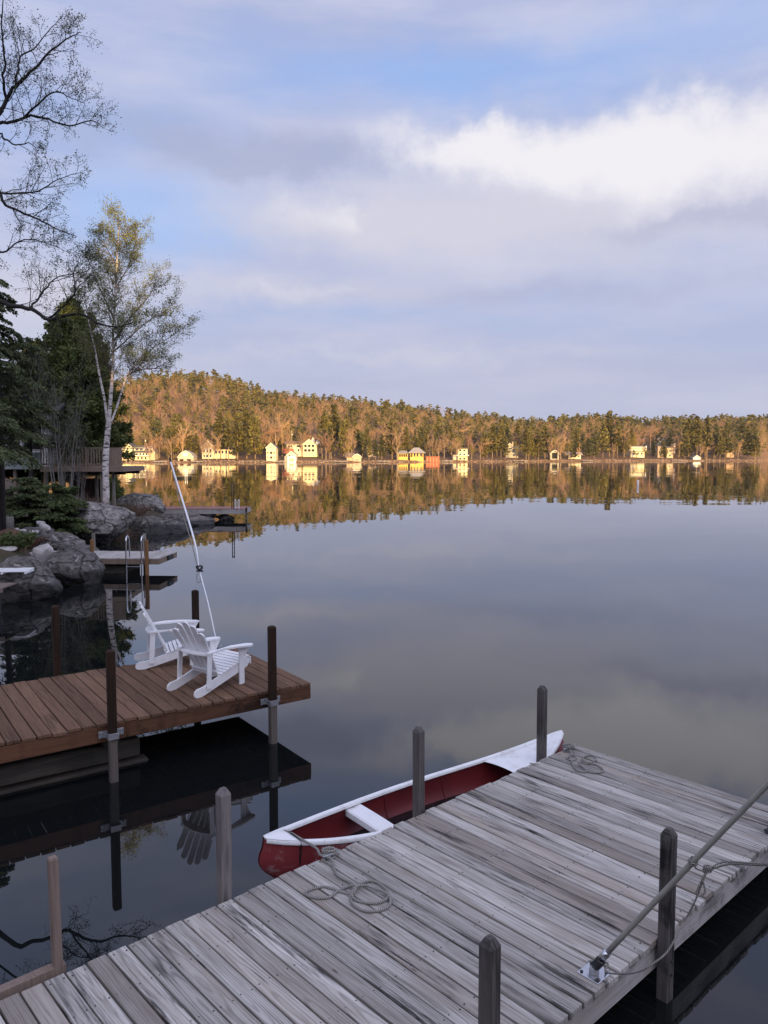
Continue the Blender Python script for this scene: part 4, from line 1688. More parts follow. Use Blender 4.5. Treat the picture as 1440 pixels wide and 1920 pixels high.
# ------------------------------------------------------------------ the overhanging tree whose boughs enter at the left
def build_overhang():
    Y = 16.8
    def q(u, v, dy=0):
        return aty(u, v, Y + dy)
    base = Vector((-11.3, 16.6, land_z(-11.3, 16.6) - .2))
    T = Tree(17)
    T.thick = .008
    T.jit = .05
    root = empty('overhanging_tree', base)
    tag(root, 'large dark-limbed tree at the left edge with boughs reaching over the water', 'tree')
    tr = T.limb([base, base + Vector((.1, 0, 3)), base + Vector((.35, .1, 6)), base + Vector((.7, .1, 9)), base + Vector((1.1, 0, 12)), base + Vector((1.5, 0, 15.5))], .26, .05, 12, 5)
    tp = lambda z: base + Vector((.02 + .09 * z, 0, z))
    limbs = []
    # big low bough with its zig-zags
    A = T.limb([tp(4.6), q(-40, 585), q(20, 573), q(58, 580), q(92, 599, -.1), q(120, 592, -.3), q(150, 590, -.4), q(190, 608, -.6), q(222, 613, -.7), q(250, 604, -.8)], .060, .008, 8, 4, .012)
    limbs += [(A, 26, .85, .22)]
    A2 = T.limb([q(55, 578), q(70, 562, .2), q(88, 538, .4), q(112, 518, .5), q(150, 512, .7), q(178, 500, .8)], .026, .005, 6, 4, .012)
    A3 = T.limb([q(92, 597), q(118, 575, -.4), q(140, 545, -.6), q(138, 510, -.7), q(150, 480, -.8)], .024, .005, 6, 4, .012)
    limbs += [(A2, 18, .8, .1), (A3, 16, .75, .1)]
    B = T.limb([tp(7.2), q(-30, 365), q(10, 385), q(45, 400), q(80, 415, .2), q(112, 432, .3), q(145, 444, .3)], .042, .006, 7, 4, .012)
    B2 = T.limb([q(-20, 362), q(30, 363, .3), q(70, 358, .5), q(110, 336, .6), q(155, 322, .7)], .026, .005, 6, 4, .012)
    limbs += [(B, 24, .8, .15), (B2, 22, .8, .1)]
    Cc = T.limb([tp(9.3), q(-25, 245), q(20, 230, .2), q(58, 218, .2), q(92, 224, .3), q(130, 236, .3), q(168, 226, .3), q(185, 230, .3)], .042, .006, 7, 4, .012)
    C2 = T.limb([q(45, 220), q(70, 195, -.2), q(105, 172, -.3), q(130, 182, -.3), q(160, 195, -.3)], .024, .005, 6, 4, .012)
    limbs += [(Cc, 22, .8, .2), (C2, 20, .8, .1)]
    D = T.limb([tp(8.8), q(-20, 235), q(5, 200), q(20, 172), q(42, 150), q(72, 120), q(100, 92), q(130, 70), q(150, 60)], .055, .007, 8, 4, .012)
    D2 = T.limb([q(28, 165), q(34, 130, .2), q(40, 105, .4), q(62, 92, .5), q(90, 60, .6), q(118, 30, .6)], .026, .005, 6, 4, .012)
    D3 = T.limb([q(12, 185), q(6, 150, -.2), q(10, 110, -.3), q(2, 60, -.4), q(8, 0, -.4), q(30, -40, -.4)], .030, .005, 6, 4, .012)
    limbs += [(D, 24, .85, .2), (D2, 20, .8, .1), (D3, 20, .75, .1)]
    E_ = T.limb([tp(5.8), q(-30, 500), q(10, 470, .5), q(45, 450, .8), q(85, 455, 1), q(120, 470, 1)], .030, .005, 6, 4, .012)
    limbs += [(E_, 20, .75, .1)]
    F_ = T.limb([tp(8.2), q(-20, 270), q(8, 262), q(30, 272), q(55, 268), q(72, 285)], .03, .005, 6, 4, .012)
    limbs += [(F_, 12, .6, .1)]
    for (P, rd), n, L, t0 in limbs:
        T.grow(P, rd, 0, int(n * .72), L * 1.05, .8, .22, t0, .18, .30, 2, 3, 1.0, (5, 3))
    link('trunk', T.wood_mesh('overhang_trunk', 'dark_bark', base, .10), None, root)
    link('branches', T.wood_mesh('overhang_branches', 'dark_bark', base, 0, .10), None, root)
    link('leaves', T.leaf_mesh('overhang_leaves', 'spring_leaf_dark', base, .024), None, root)


build_overhang()


# ------------------------------------------------------------------ near conifers
def conifer(name, base, height, radius, label, mat, seed, droop=.18, dens=1.0, size=.10, trunk_r=.16, t_low=.06, layered=.5, bushy=0.0, bark='dark_bark', crown_pow=.8, group=None, cat='tree'):
    r = random.Random(seed)
    root = empty(name, base)
    tag(root, label, cat, group)
    b = MB()
    b.tube([(0, 0, -.4), (.02, 0, height * .3), (-.02, .02, height * .65), (0, 0, height)], [trunk_r, trunk_r * .8, trunk_r * .45, .01], 8, False)
    pts, dirs = [], []
    nb = int(height * 11 * dens)
    for k in range(nb):
        t = t_low + (1 - t_low) * (k + r.random()) / nb
        z = height * t
        L = radius * (1 - t) ** crown_pow * r.uniform(.55, 1.15) + .12
        a = r.uniform(0, 2 * math.pi)
        d = Vector((math.cos(a), math.sin(a), r.uniform(-.05, .22 + .5 * bushy)))
        P = [Vector((0, 0, z))]
        ns = 6
        for s in range(ns):
            d = (d + Vector((r.gauss(0, .10), r.gauss(0, .10), -droop * (s / ns) + r.gauss(0, .03)))).normalized()
            P.append(P[-1] + d * L / ns)
        b.tube(P, [max(.004, .012 + .010 * L * (1 - j / ns) - .008 * j / ns) for j in range(ns + 1)], 4, False)
        m = int(26 * L * dens / max(.35, size * 6))
        for j in range(m):
            f = .12 + .88 * r.random() ** .8
            i = min(ns - 1, int(f * ns))
            p = P[i].lerp(P[i + 1], f * ns - i)
            side = Vector((-d.y, d.x, 0)).normalized() * r.choice((-1, 1))
            ln = r.uniform(.05, .34) * (1 - .55 * f) * min(L, 2.2) * .9
            q = p + side * ln + d * ln * .5 + Vector((0, 0, -droop * ln * .7 + r.gauss(0, .03 * layered + .16 * bushy)))
            # a spray: several leaf-sized faces along the side twig
            for h in (.35, .7, 1.0):
                c = p.lerp(q, h)
                pts.append((c.x + r.gauss(0, .02), c.y + r.gauss(0, .02), c.z + r.gauss(0, .02)))
                e = side * .8 + d * .8 + Vector((r.gauss(0, bushy), r.gauss(0, bushy), -droop + r.gauss(.3 * bushy, bushy)))
                dirs.append((e.x, e.y, e.z))
    link('trunk', b.mesh('conifer_trunk'), bark, root)
    link('crown', blades('conifer_crown', np.array(pts), mat, size, seed, 1.9, np.array(dirs)), None, root)
    return root


def on_land(u, Y, dz=0):
    p = aty(u, 900, Y)
    return Vector((p.x, Y, land_z(p.x, Y) + dz))


conifer('hemlock_tree', on_land(-30, 25.0), 9.6, 2.9, 'drooping dark hemlock at the left edge in front of the cottage', 'hemlock_needle', 31, .30, 1.5, .050, .13, .30, crown_pow=.6)
conifer('hemlock_tree', on_land(58, 37.2), 8.2, 2.7, 'dark hemlock veiling the cottage window between boughs', 'hemlock_needle', 38, .24, 1.15, .060, .13, .36, crown_pow=.55, bushy=.35)
conifer('pine_tree', on_land(142, 44), 11.1, 3.4, 'dense green pine behind the birch and the deck railing', 'near_pine_needle', 32, .06, 2.6, .10, .2, .10, crown_pow=.55, bushy=1.0)
conifer('pine_tree', on_land(76, 48), 9.4, 3.4, 'smaller dark pine between the hemlocks and the dense green pine', 'hemlock_needle', 33, .10, 2.0, .10, .2, .12, crown_pow=.6, bushy=.8)
conifer('spruce_tree', on_land(212, 56), 4.9, 1.7, 'low dark evergreen right of the birch beyond the deck', 'near_pine_needle', 37, .1, 2.2, .085, .1, .03, bushy=.8)
conifer('yew_shrub', on_land(98, 33.0), 2.2, 1.9, 'leafy dark evergreen shrub under the deck front', 'yew_needle', 34, .12, 2.6, .065, .05, .02, crown_pow=.45, cat='shrub', group='shrubs on the left bank')
conifer('yew_shrub', on_land(52, 32.5), 2.1, 1.5, 'dark evergreen shrub under the cottage wall', 'hemlock_needle', 35, .12, 2.6, .065, .05, .02, crown_pow=.45, cat='shrub', group='shrubs on the left bank')
conifer('yew_shrub', on_land(98, 30.2), .9, .75, 'small bright green bush on the broad boulder edge', 'yew_needle', 36, .1, 3.0, .05, .03, .02, crown_pow=.4, cat='shrub', group='shrubs on the left bank')


def twig_shrub(name, base, h, spread, label, mat, seed, n=26, leafmat=None, group='shrubs on the left bank', cat='shrub', kids=(4, 3), lp=.0, lev=2):
    T = Tree(seed)
    r = T.r
    root = empty(name, base)
    tag(root, label, cat, group)
    for k in range(n):
        a = r.uniform(0, 6.28)
        e = Vector((math.cos(a), math.sin(a), 0)) * spread * math.sqrt(r.random())
        P, rd = T.limb([Vector(base) + e * .2, Vector(base) + e * .55 + Vector((0, 0, h * .5)), Vector(base) + e + Vector((0, 0, h * r.uniform(.75, 1.1)))], .012 + .004 * h, .004, 4, 3, .02)
        T.grow(P, rd, 0, 7, h * .3, .6, .35, .3, .15, lp, 2, lev, 1.0, kids)
    o = Vector(base)
    link('stems', T.wood_mesh('shrub_stems', mat, o), None, root)
    if leafmat and T.leaf:
        link('leaves', T.leaf_mesh('shrub_leaves', leafmat, o, .05), None, root)


twig_shrub('bare_shrub', on_land(228, 35.5), 1.7, 1.0, 'leafless brown shrub right of the birch trunk base', 'dry_twig', 61, 30)
twig_shrub('bare_shrub', on_land(168, 36.0), 1.6, 1.0, 'leafless brown shrub left of the birch trunk under the deck', 'dry_twig', 62, 30)
twig_shrub('heath_patch', on_land(236, 35.8), .8, 1.0, 'low green-brown growth at the rocks right of the birch', 'rust_grass', 63, 26, 'yew_needle', lp=.5)
twig_shrub('bare_sapling', on_land(118, 36.5), 6.8, 1.5, 'thin grey bare sapling in front of the dense green pine', 'grey_bark', 64, 7, 'spring_leaf_dark', 'saplings by the cottage deck', 'sapling', (5, 4), .12, 3)
twig_shrub('bare_sapling', on_land(142, 38.0), 3.6, 1.7, 'low spreading bare sapling behind the deck railing', 'grey_bark', 65, 6, None, 'saplings by the cottage deck', 'sapling', (4, 3), 0, 3)
twig_shrub('ground_cover', on_land(44, 27.9, .0), .40, 1.0, 'rust-red ground cover around the small white stones', 'rust_grass', 66, 60, None)
twig_shrub('ground_cover', on_land(26, 24.6, .0), .5, .6, 'green and buff weeds above the dark boulder', 'buff_grass', 67, 40, 'yew_needle', lp=.4)
twig_shrub('ground_cover', on_land(255, 41.2, .0), .55, 1.2, 'brown heath on the rocks left of the reddish dock', 'rust_grass', 68, 46, None)
# stump
b = MB()
b.tube([(0, 0, -.2), (.02, 0, .25), (.0, .02, .52)], [.20, .17, .175], 10)
o = b.build('tree_stump', 'grey_bark')
o.location = on_land(14, 30.5)
tag(o, 'short cut tree stump at the left edge', 'stump')
b = MB()
b.tube([(0, 0, -.4), (.05, 0, 4), (.0, .1, 9)], [.11, .10, .07], 8)
o = b.build('bare_tree', 'dark_bark')
pp = on_land(2, 27)
o.location = pp
tag(o, 'bare straight trunk running up the left picture edge', 'tree')


# ------------------------------------------------------------------ cottage and its deck on the left
def cottage():
    Yc = 40.0
    root = empty('cottage', (aty(30, 900, Yc).x, Yc, 2.0))
    tag(root, 'sage-sided cottage half hidden behind the hemlock', 'house')
    ox, oy, oz = root.location
    xL, xR = aty(-160, 900, Yc).x - ox, aty(86, 900, Yc).x - ox
    zf = aty(0, 880, Yc).z - oz
    z_s = aty(0, 848, Yc).z - oz
    z_e = aty(0, 792, Yc).z - oz
    z_r = aty(0, 740, Yc + 4).z - oz
    # lap siding below the windows, board by board
    n = 7
    for k in range(n):
        h = (z_s - zf) / n
        b = MB().cbox(((xL + xR - .55) / 2, 0, zf + h * (k + .5)), (xR - xL - .55, .05 - .002 * (k % 2), h - .012), .003)
        b.build('siding_board', 'house_sage', root)
    b = MB().box(((xL + xR) / 2, 3.6, (zf + z_e) / 2), (xR - xL - .3, 7.0, z_e - zf))
    b.build('wall', 'house_sage', root)
    b = MB().cbox(((xL + xR) / 2, -.05, z_s + .03), (xR - xL, .12, .07), .004)
    b.build('sill', 'trim_white', root)
    for u in (14, 43):
        x = aty(u, 900, Yc).x - ox
        b = MB().cbox((x, -.01, (z_s + z_e) / 2 + .03), (.12, .14, z_e - z_s - .08), .004)
        b.build('mullion', 'trim_white', root)
    x = aty(86, 900, Yc).x - ox
    b = MB().cbox((x, -.03, (zf + z_e) / 2), (.20, .16, z_e - zf), .004)
    b.build('corner_post', 'trim_white', root)
    for (u0, u1) in ((-60, 12), (17, 41), (46, 82)):
        x0, x1 = aty(u0, 900, Yc).x - ox, aty(u1, 900, Yc).x - ox
        w = MB().cbox(((x0 + x1) / 2, .05, (z_s + z_e) / 2 + .02), (x1 - x0, .04, z_e - z_s - .16), .004).build('window', 'trim_white', root)
        MB().box(((x0 + x1) / 2, .02, (z_s + z_e) / 2 + .02), (x1 - x0 - .1, .03, z_e - z_s - .26)).build('pane', 'far_glass', w)
    b = MB().prism([(-.5, z_e), (3.6, z_r), (7.6, z_e), (7.6, z_e + .14), (3.6, z_r + .16), (-.5, z_e + .14)], xL - .3, xR + .4, 0)
    b.build('roof', 'roof_dark', root)
    b = MB().cbox(((xL + xR) / 2, -.52, z_e + .05), (xR - xL + .7, .03, .16), .004)
    b.build('eave_board', 'trim_white', root)
    # stilts
    for u in (24, -40, 82):
        x = aty(u, 900, Yc).x - ox
        b = MB().cbox((x, .3, (zf - 1.6) / 2), (.16, .16, zf + 1.6), .006)
        b.build('stilt', 'deck_timber', root)


cottage()


def wood_deck():
    Yd = 38.0
    X0, X1 = aty(78, 900, Yd).x, aty(230, 900, Yd).x
    root = empty('raised_deck', (X0, Yd, 0))
    tag(root, 'raised timber deck with baluster railing behind the birch', 'deck')
    Z = lambda v, Y=Yd: aty(0, v, Y).z
    zd, zt = Z(875), Z(840)
    W, D = X1 - X0, 3.4
    nb = int(D / .16)
    for k in range(nb):
        MB().cbox((W / 2, (k + .5) * .16, zd - .02), (W, .15, .035), .003).build('deck_board', 'deck_timber', root)
    MB().cbox((W / 2, -.03, zd - .14), (W + .06, .045, .22), .004).build('fascia_board', 'deck_timber', root)
    MB().cbox((W + .025, D / 2, zd - .14), (.045, D, .22), .004).build('fascia_board', 'deck_timber', root)
    MB().cbox((W / 2, .04, zt), (W, .14, .04), .004).build('top_rail', 'deck_timber', root)
    MB().cbox((W - .04, D / 2, zt + .002), (.14, D - .14, .04), .004).build('top_rail', 'deck_timber', root)
    MB().cbox((W / 2, .04, zd + .12), (W, .045, .08), .004).build('bottom_rail', 'deck_timber', root)
    bal = MB().cbox((0, 0, 0), (.042, .042, zt - zd - .06), .003).mesh('baluster')
    bal.materials.append(MATS['deck_timber'])
    n = int(W / .135)
    for k in range(n + 1):
        if X0 + k * W / n > aty(206, 900, Yd).x:
            continue
        o = bpy.data.objects.new('baluster', bal)
        COL.objects.link(o)
        o.parent = root
        o.location = (k * W / n, -.005, (zt + zd) / 2 - .01)
    x = aty(206, 900, Yd).x - X0
    m = 5
    for k in range(m):
        w = (W - x) / m
        MB().cbox((x + w * (k + .5), -.012, (zt + zd) / 2), (w - .012, .03, zt - zd - .05), .003).build('screen_board', 'deck_timber', root)
    for u in (163, 205):
        MB().cbox((aty(u, 900, Yd).x - X0, .0, (zt + zd) / 2 - .1), (.10, .10, zt - zd + .12), .004).build('rail_post', 'deck_timber', root)
    for (u, dy) in ((120, 0.25), (155, 1.8), (181, 2.4), (191, .3), (213, .9), (88, 1.5)):
        x = aty(u, 900, Yd + dy).x - X0
        MB().cbox((x, dy, (zd - .26 + .6) / 2), (.13, .13, zd - .26 - .6), .005).build('post', 'pole_wood', root)
    MB().cbox((W / 2, .9, zd - .33), (W - .3, .12, .16), .005).build('beam', 'brown_post', root)
    MB().cbox((W / 2, D - .3, zd - .33), (W - .3, .12, .16), .005).build('beam', 'brown_post', root)


wood_deck()
# low dark storage wall beneath the deck
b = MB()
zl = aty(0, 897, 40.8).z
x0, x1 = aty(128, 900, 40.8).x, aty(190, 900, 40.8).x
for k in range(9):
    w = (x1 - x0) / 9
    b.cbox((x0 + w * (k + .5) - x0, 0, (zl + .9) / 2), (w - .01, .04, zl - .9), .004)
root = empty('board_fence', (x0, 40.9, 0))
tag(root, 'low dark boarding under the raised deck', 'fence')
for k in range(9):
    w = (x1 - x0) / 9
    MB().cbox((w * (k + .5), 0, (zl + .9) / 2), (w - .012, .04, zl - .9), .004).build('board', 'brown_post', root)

# ------------------------------------------------------------------ things afloat
raft = empty('swim_raft', (atz(344, 897, 0).x, atz(344, 897, 0).y, 0), .05)
tag(raft, 'dark floating swim raft far out behind the white whip pole', 'raft')
for k in range(8):
    MB().cbox((0, -1.0 + k * .28, .34), (2.6, .26, .05), .01).build('plank', 'brown_post', raft)
for y in (-.8, .8):
    MB().tube([(-1.2, y, .12), (1.2, y, .12)], .19, 10).build('float', 'black_iron', raft)
for x in (.55, .85):
    MB().tube(spline([(x, -1.0, .36), (x, -1.05, .8), (x, -1.25, .8), (x, -1.3, -.3)], 4), .03, 6).build('ladder_rail', 'pole_white', raft)
bp = atz(1196, 912, 0)
buoy = empty('marker_buoy', (bp.x, bp.y, 0))
tag(buoy, 'slim white marker buoy floating on the right', 'buoy')
MB().tube([(0, 0, -.5), (0, 0, .05), (0, 0, .10), (0, 0, .78), (0, 0, .82)], [.12, .12, .115, .115, .05], 12).build('body', 'trim_white', buoy)
MB().tube([(0, 0, .82), (0, 0, .98)], [.05, .04], 8).build('cap', 'black_iron', buoy)


# ------------------------------------------------------------------ far-shore houses
HOUSE_SPANS = []


class House:
    def __init__(self, name, u, Y, label, cat='house', group='buildings along the far shore'):
        self.Y = Y
        self.root = empty(name, (aty(u, 860, Y).x, Y, 0))
        tag(self.root, label, cat, group)
        self.ox = self.root.location.x

    def X(self, u, dy=0):
        return aty(u, 860, self.Y).x - self.ox

    def Z(self, v):
        return aty(720, v, self.Y).z

    def wall(self, u0, u1, v0, v1, mat, depth=7, dy=0):
        HOUSE_SPANS.append((u0, u1, self.Y + dy, min(v0, v1)))
        z1, z0 = self.Z(v1), self.Z(v0)
        return MB().box(((self.X(u0) + self.X(u1)) / 2, dy + depth / 2, (z1 + z0 - 2) / 2), (self.X(u1) - self.X(u0), depth, z1 - z0 + 2)).build('wall', mat, self.root)

    def gable(self, u0, u1, ve, vr, wmat, rmat, depth=8, dy=0, over=.45, gambrel=False, um=None):
        """gable end facing the lake"""
        x0, x1 = self.X(u0), self.X(u1)
        xm = (x0 + x1) / 2 if um is None else self.X(um)
        ze, zr = self.Z(ve), self.Z(vr)
        if gambrel:
            w = (x1 - x0) / 2
            prof = [(x0, ze), (xm - w * .58, ze + (zr - ze) * .62), (xm, zr), (xm + w * .58, ze + (zr - ze) * .62), (x1, ze)]
        else:
            prof = [(x0, ze), (xm, zr), (x1, ze)]
        MB().prism(prof, dy, dy + depth, 1).build('gable', wmat, self.root)
        out = []
        cx, cz = xm, ze
        up = [(x + (x - xm) * .06, z + .28) for x, z in prof]
        lo = [(x + (x - xm) * .06, z + .03) for x, z in prof]
        MB().prism(up + lo[::-1], dy - over, dy + depth + .3, 1).build('roof', rmat, self.root)
        MB().prism([(x, z - .03) for x, z in up] + [(x, z - .18) for x, z in lo[::-1]], dy - over - .06, dy - over - .002, 1).build('barge_board', 'trim_white', self.root)

    def roof(self, u0, u1, ve, vr, mat, depth=8, dy=0, hip=0.0, over=.5):
        """ridge parallel to the shore"""
        x0, x1 = self.X(u0) - over, self.X(u1) + over
        ze, zr = self.Z(ve), self.Z(vr)
        h = (x1 - x0) * hip
        y0, y1, ym = dy - over, dy + depth + over, dy + depth / 2
        vs = [(x0, y0, ze), (x1, y0, ze), (x1, y1, ze), (x0, y1, ze), (x0 + h, ym, zr), (x1 - h, ym, zr),
              (x0, y0, ze - .2), (x1, y0, ze - .2), (x1, y1, ze - .2), (x0, y1, ze - .2)]
        fs = [(0, 1, 5, 4), (2, 3, 4, 5), (1, 2, 5), (3, 0, 4), (6, 7, 1, 0), (7, 8, 2, 1), (8, 9, 3, 2), (9, 6, 0, 3), (9, 8, 7, 6)]
        return MB().add(vs, fs).build('roof', mat, self.root)

    def win(self, u, v, w, h, mat='far_glass', dy=0, trim=True):
        x, z = self.X(u), self.Z(v)
        s = self.Y / FOC
        f = MB().cbox((x, dy - .03, z), (w * s * 1.15 + .25, .06, h * s * 1.15 + .25), .01).build('window', 'trim_white' if trim else mat, self.root)
        if trim:
            MB().box((x, dy - .07, z), (w * s * 1.15, .04, h * s * 1.15)).build('pane', mat, f)

    def block(self, name, u0, u1, v0, v1, mat, depth=1.0, dy=0):
        z1, z0 = self.Z(v1), self.Z(v0)
        return MB().cbox(((self.X(u0) + self.X(u1)) / 2, dy + depth / 2, (z1 + z0) / 2), (self.X(u1) - self.X(u0), depth, z1 - z0), .02).build(name, mat, self.root)


def far_houses():
    h = House('lake_house', 255, 404, 'large yellow lake house at the far left with dark dormer roof')
    h.wall(224, 247, 863, 838, 'house_yellow', 9, 0)
    h.gable(222, 247, 838, 829, 'house_yellow', 'roof_dark', 10, 0, um=236)
    h.wall(247, 281, 863, 848, 'house_yellow', 8, 1.0)
    h.roof(246, 282, 848, 835.5, 'roof_dark', 8, 1.0)
    h.wall(250, 279, 846, 839.5, 'house_cream', 3, 1.6)
    h.gable(280, 289, 850, 836, 'house_tan', 'roof_brown', 8, 2.0, um=282)
    h.wall(281, 288, 863, 850, 'house_tan', 7, 2.0)
    for u in (254, 257, 262, 265, 272, 275):
        h.win(u, 842.5, 1.6, 2.6, dy=1.6, trim=False)
    for u in (251, 256, 262, 268, 274):
        h.win(u, 851.5, 2.6, 3.6, dy=1.0)
    for u in (251, 258, 265, 272):
        h.win(u, 859, 2.6, 4.0, dy=1.0)
    for (u, v) in ((233, 835), (238, 835), (230, 845), (238, 845), (230, 855), (239, 855)):
        h.win(u, v, 2.0, 3.0)
    h.block('balcony', 244, 283, 855.2, 854, 'trim_white', 2.0, -1.2)
    h = House('boathouse', 348, 401, 'gambrel-roofed tan boathouse with two dark door bays on the waterline', 'boathouse')
    h.wall(333.5, 362.5, 868, 858, 'house_tan', 8)
    h.gable(333.5, 362.5, 858, 845.5, 'house_tan', 'roof_pale', 8, 0, gambrel=True)
    h.block('trim_band', 333.2, 362.8, 858.6, 857.8, 'trim_white', .1, -.1)
    h.win(347.5, 852.3, 7.5, 4.5, 'trim_white')
    for u in (340.5, 354):
        h.block('door_bay', u - 3.6, u + 3.6, 868, 861.2, 'painted_shade', .1, -.08)  # flat dark panel painted as the shade inside the doorway
        h.block('door_header', u - 4.2, u + 4.2, 861.2, 860.6, 'barn_red', .14, -.12)
    h = House('lake_house', 410, 415, 'long cream lake house with front gable behind bare trees, left of tall pines')
    h.wall(379, 401, 862, 840, 'house_cream', 9)
    h.gable(378, 402, 840, 826, 'house_tan', 'roof_brown', 9, um=390)
    h.wall(401, 441, 857, 842, 'house_cream', 8, .6)
    h.roof(400, 442, 842, 833, 'roof_brown', 8, .6)
    h.wall(402, 417, 835, 832.5, 'house_tan', 3, 2)
    for u in (383, 389, 395):
        h.win(u, 845.5, 2.8, 4.5)
        h.win(u, 855, 2.8, 4)
    for u in (405, 411, 417, 424, 430, 436):
        h.win(u, 847.5, 3.2, 5, dy=.6)
    h = House('boathouse', 508, 402, 'tall narrow three-storey cream boathouse on the waterline', 'boathouse')
    h.wall(499.5, 517.5, 864, 840.5, 'house_yellow', 8)
    h.gable(498.5, 518.5, 840.5, 831, 'house_yellow', 'roof_dark', 8)
    h.block('floor_band', 499, 518, 853.8, 853, 'trim_white', .2, -.2)
    h.block('balcony', 499, 518, 846.5, 845.7, 'trim_white', .8, -.8)
    for v in (849, 857.8):
        for u in (502.5, 507.5, 509.5, 514):
            h.win(u, v, 1.6, 3.8)
    h.win(508, 839.5, 2, 2)
    h = House('boathouse', 546, 401, 'small white gabled boathouse in front of the large yellow house', 'boathouse')
    h.wall(538.5, 554.5, 867, 854, 'trim_white', 7)
    h.gable(537, 556, 854, 846.5, 'house_cream', 'roof_dark', 7)
    h.win(543, 854, 3.4, 1.8)
    h.block('door', 542, 551, 865, 859.5, 'house_tan', .1, -.08)
    h.wall(533, 538, 866, 855, 'house_grey', 5, 1)
    h = House('lake_house', 565, 425, 'large cream house with tall lakeside gable on the knoll')
    h.wall(568, 594, 850, 834.5, 'house_yellow', 10)
    h.gable(567, 595, 834.5, 824, 'house_yellow', 'roof_brown', 10, um=579.5)
    h.wall(537, 568, 849, 832.5, 'house_cream', 9, 1.5)
    h.roof(535, 569, 832.5, 826.5, 'roof_brown', 9, 1.5)
    h.gable(582, 590, 828, 819.5, 'trim_white', 'roof_brown', 4, 4)
    h.gable(590, 600, 832, 824, 'trim_white', 'roof_brown', 4, 4)
    h.block('terrace_screen', 530, 551, 850, 841, 'barn_red', 1.5, -1.5)
    for u in (573, 580, 587):
        h.win(u, 836, 4, 4)
        h.win(u, 844.5, 4.6, 4)
    for u in (541, 546, 557, 560, 563):
        h.win(u, 836.5, 2.2, 3.6, dy=1.5)
    h.win(559.5, 844, 3, 3.6, dy=1.5)
    h = House('boathouse', 664, 411, 'small tan boathouse with brown roof and arched gable', 'boathouse')
    h.wall(662, 677, 867, 858, 'house_tan', 6)
    h.gable(660.5, 678, 858, 851.5, 'house_tan', 'roof_brown', 8, 0, gambrel=True)
    h.wall(650, 662, 867, 857, 'house_tan', 6, .8)
    h.roof(649, 663, 857, 849, 'roof_brown', 6, .8)
    h.block('door_bay', 665.5, 673.5, 867, 860.5, 'house_rose', .1, -.08)
    h = House('cabin', 698, 436, 'tan cabin half hidden among trees on the slope')
    h.wall(689, 711, 856, 845, 'house_tan', 7)
    h.roof(688, 712, 845, 838.5, 'roof_brown', 7)
    for u in (694, 700, 706):
        h.win(u, 849.5, 2.2, 3.4)
    h = House('pavilion', 768, 424, 'golden yellow pavilion with pale hipped roof near the waterline')
    h.wall(769, 794, 863, 857, 'house_gold', 8)
    for u in (769.8, 775, 780.5, 786, 793.2):
        h.block('porch_post', u - .6, u + .6, 857, 848.5, 'house_gold', .4, 0)
    h.block('inner_wall', 772, 792, 857, 848.5, 'house_gold', 5, 2.2)
    for u in (777.7, 783, 789.5):
        h.win(u, 852.8, 2.4, 4, dy=2.2)
    h.roof(768, 795, 849, 839, 'roof_pale', 9, -.3, .36, .9)
    h.wall(747, 765, 862, 849.5, 'house_gold', 6, 1.5)
    h.roof(746, 766, 850, 844.5, 'roof_pale', 7, 1.2, .25)
    for u in (750, 754, 758, 762):
        h.win(u, 854, 1.8, 3.6, dy=1.5, trim=False)
    h = House('boathouse', 812, 426, 'flat red-orange boathouse right of the golden pavilion', 'boathouse')
    h.wall(798.5, 824, 865.5, 857, 'barn_red', 6)
    h.block('flat_roof', 797.5, 825, 857, 855.8, 'barn_red', 6.6, -.3)
    for u in (801, 807, 813, 819):
        h.block('post', u - .3, u + .3, 865.5, 857, 'house_tan', .15, -.14)
    h = House('lake_house', 868, 436, 'boxy three-storey pale yellow house on the middle of the far shore')
    h.wall(858.5, 876.5, 864, 841.5, 'house_yellow', 8)
    h.block('flat_roof', 857.5, 877.5, 841.5, 840.3, 'roof_dark', 9, -.5)
    h.wall(850, 858.5, 864, 853, 'house_cream', 6, 2)
    for v in (844.6, 852, 860):
        for u in (863, 870.5):
            h.win(u, v, 3.2, 2.8)
    h.block('balcony', 855, 879, 854.6, 853.4, 'trim_white', 1.8, -1.8)
    h = House('cottage', 956, 468, 'olive-grey cottage with stone chimney among pines')
    h.wall(949, 962, 858, 839.5, 'house_grey', 8)
    h.gable(948, 963, 839.5, 831, 'house_grey', 'roof_dark', 8)
    h.wall(962, 972, 856, 842, 'house_grey', 7, 1)
    h.roof(962, 973, 842, 836, 'roof_pale', 7, 1)
    h.block('chimney', 959.5, 962, 842, 828, 'chimney_stone', 1, -.6)
    h.win(955.5, 841.2, 2.4, 2.4)
    h.win(958.5, 841.2, 2.4, 2.4)
    h = House('boathouse', 1040, 468, 'grey hut with dark arched opening at the water', 'boathouse')
    h.wall(1032, 1048, 864, 852, 'house_grey', 6)
    h.gable(1031, 1049, 852, 844, 'house_grey', 'roof_dark', 6, 0, gambrel=True)
    h.block('door_bay', 1035, 1045, 860, 849, 'painted_shade', .1, -.08)  # dark slab in place of the shaded arch interior
    h = House('bungalow', 1078, 482, 'low bungalow with orange-brown roof and pale band')
    h.wall(1066, 1089, 860, 852.5, 'house_cream', 7)
    h.roof(1062, 1091, 852.5, 847.5, 'house_rose', 8)
    for u in (1071, 1078, 1085):
        h.win(u, 856, 3, 2.4)
    h = House('lake_house', 1196, 506, 'yellow house with grey roof above a green hedge on the right')
    h.wall(1182, 1208, 854, 838, 'house_cream', 8)
    h.roof(1181, 1210, 840, 836, 'roof_pale', 8)
    h.block('balcony', 1181, 1211, 846.4, 845, 'house_grey', 1.5, -1.5)
    h.block('chimney', 1180, 1182, 846, 834, 'trim_white', 1, 0)
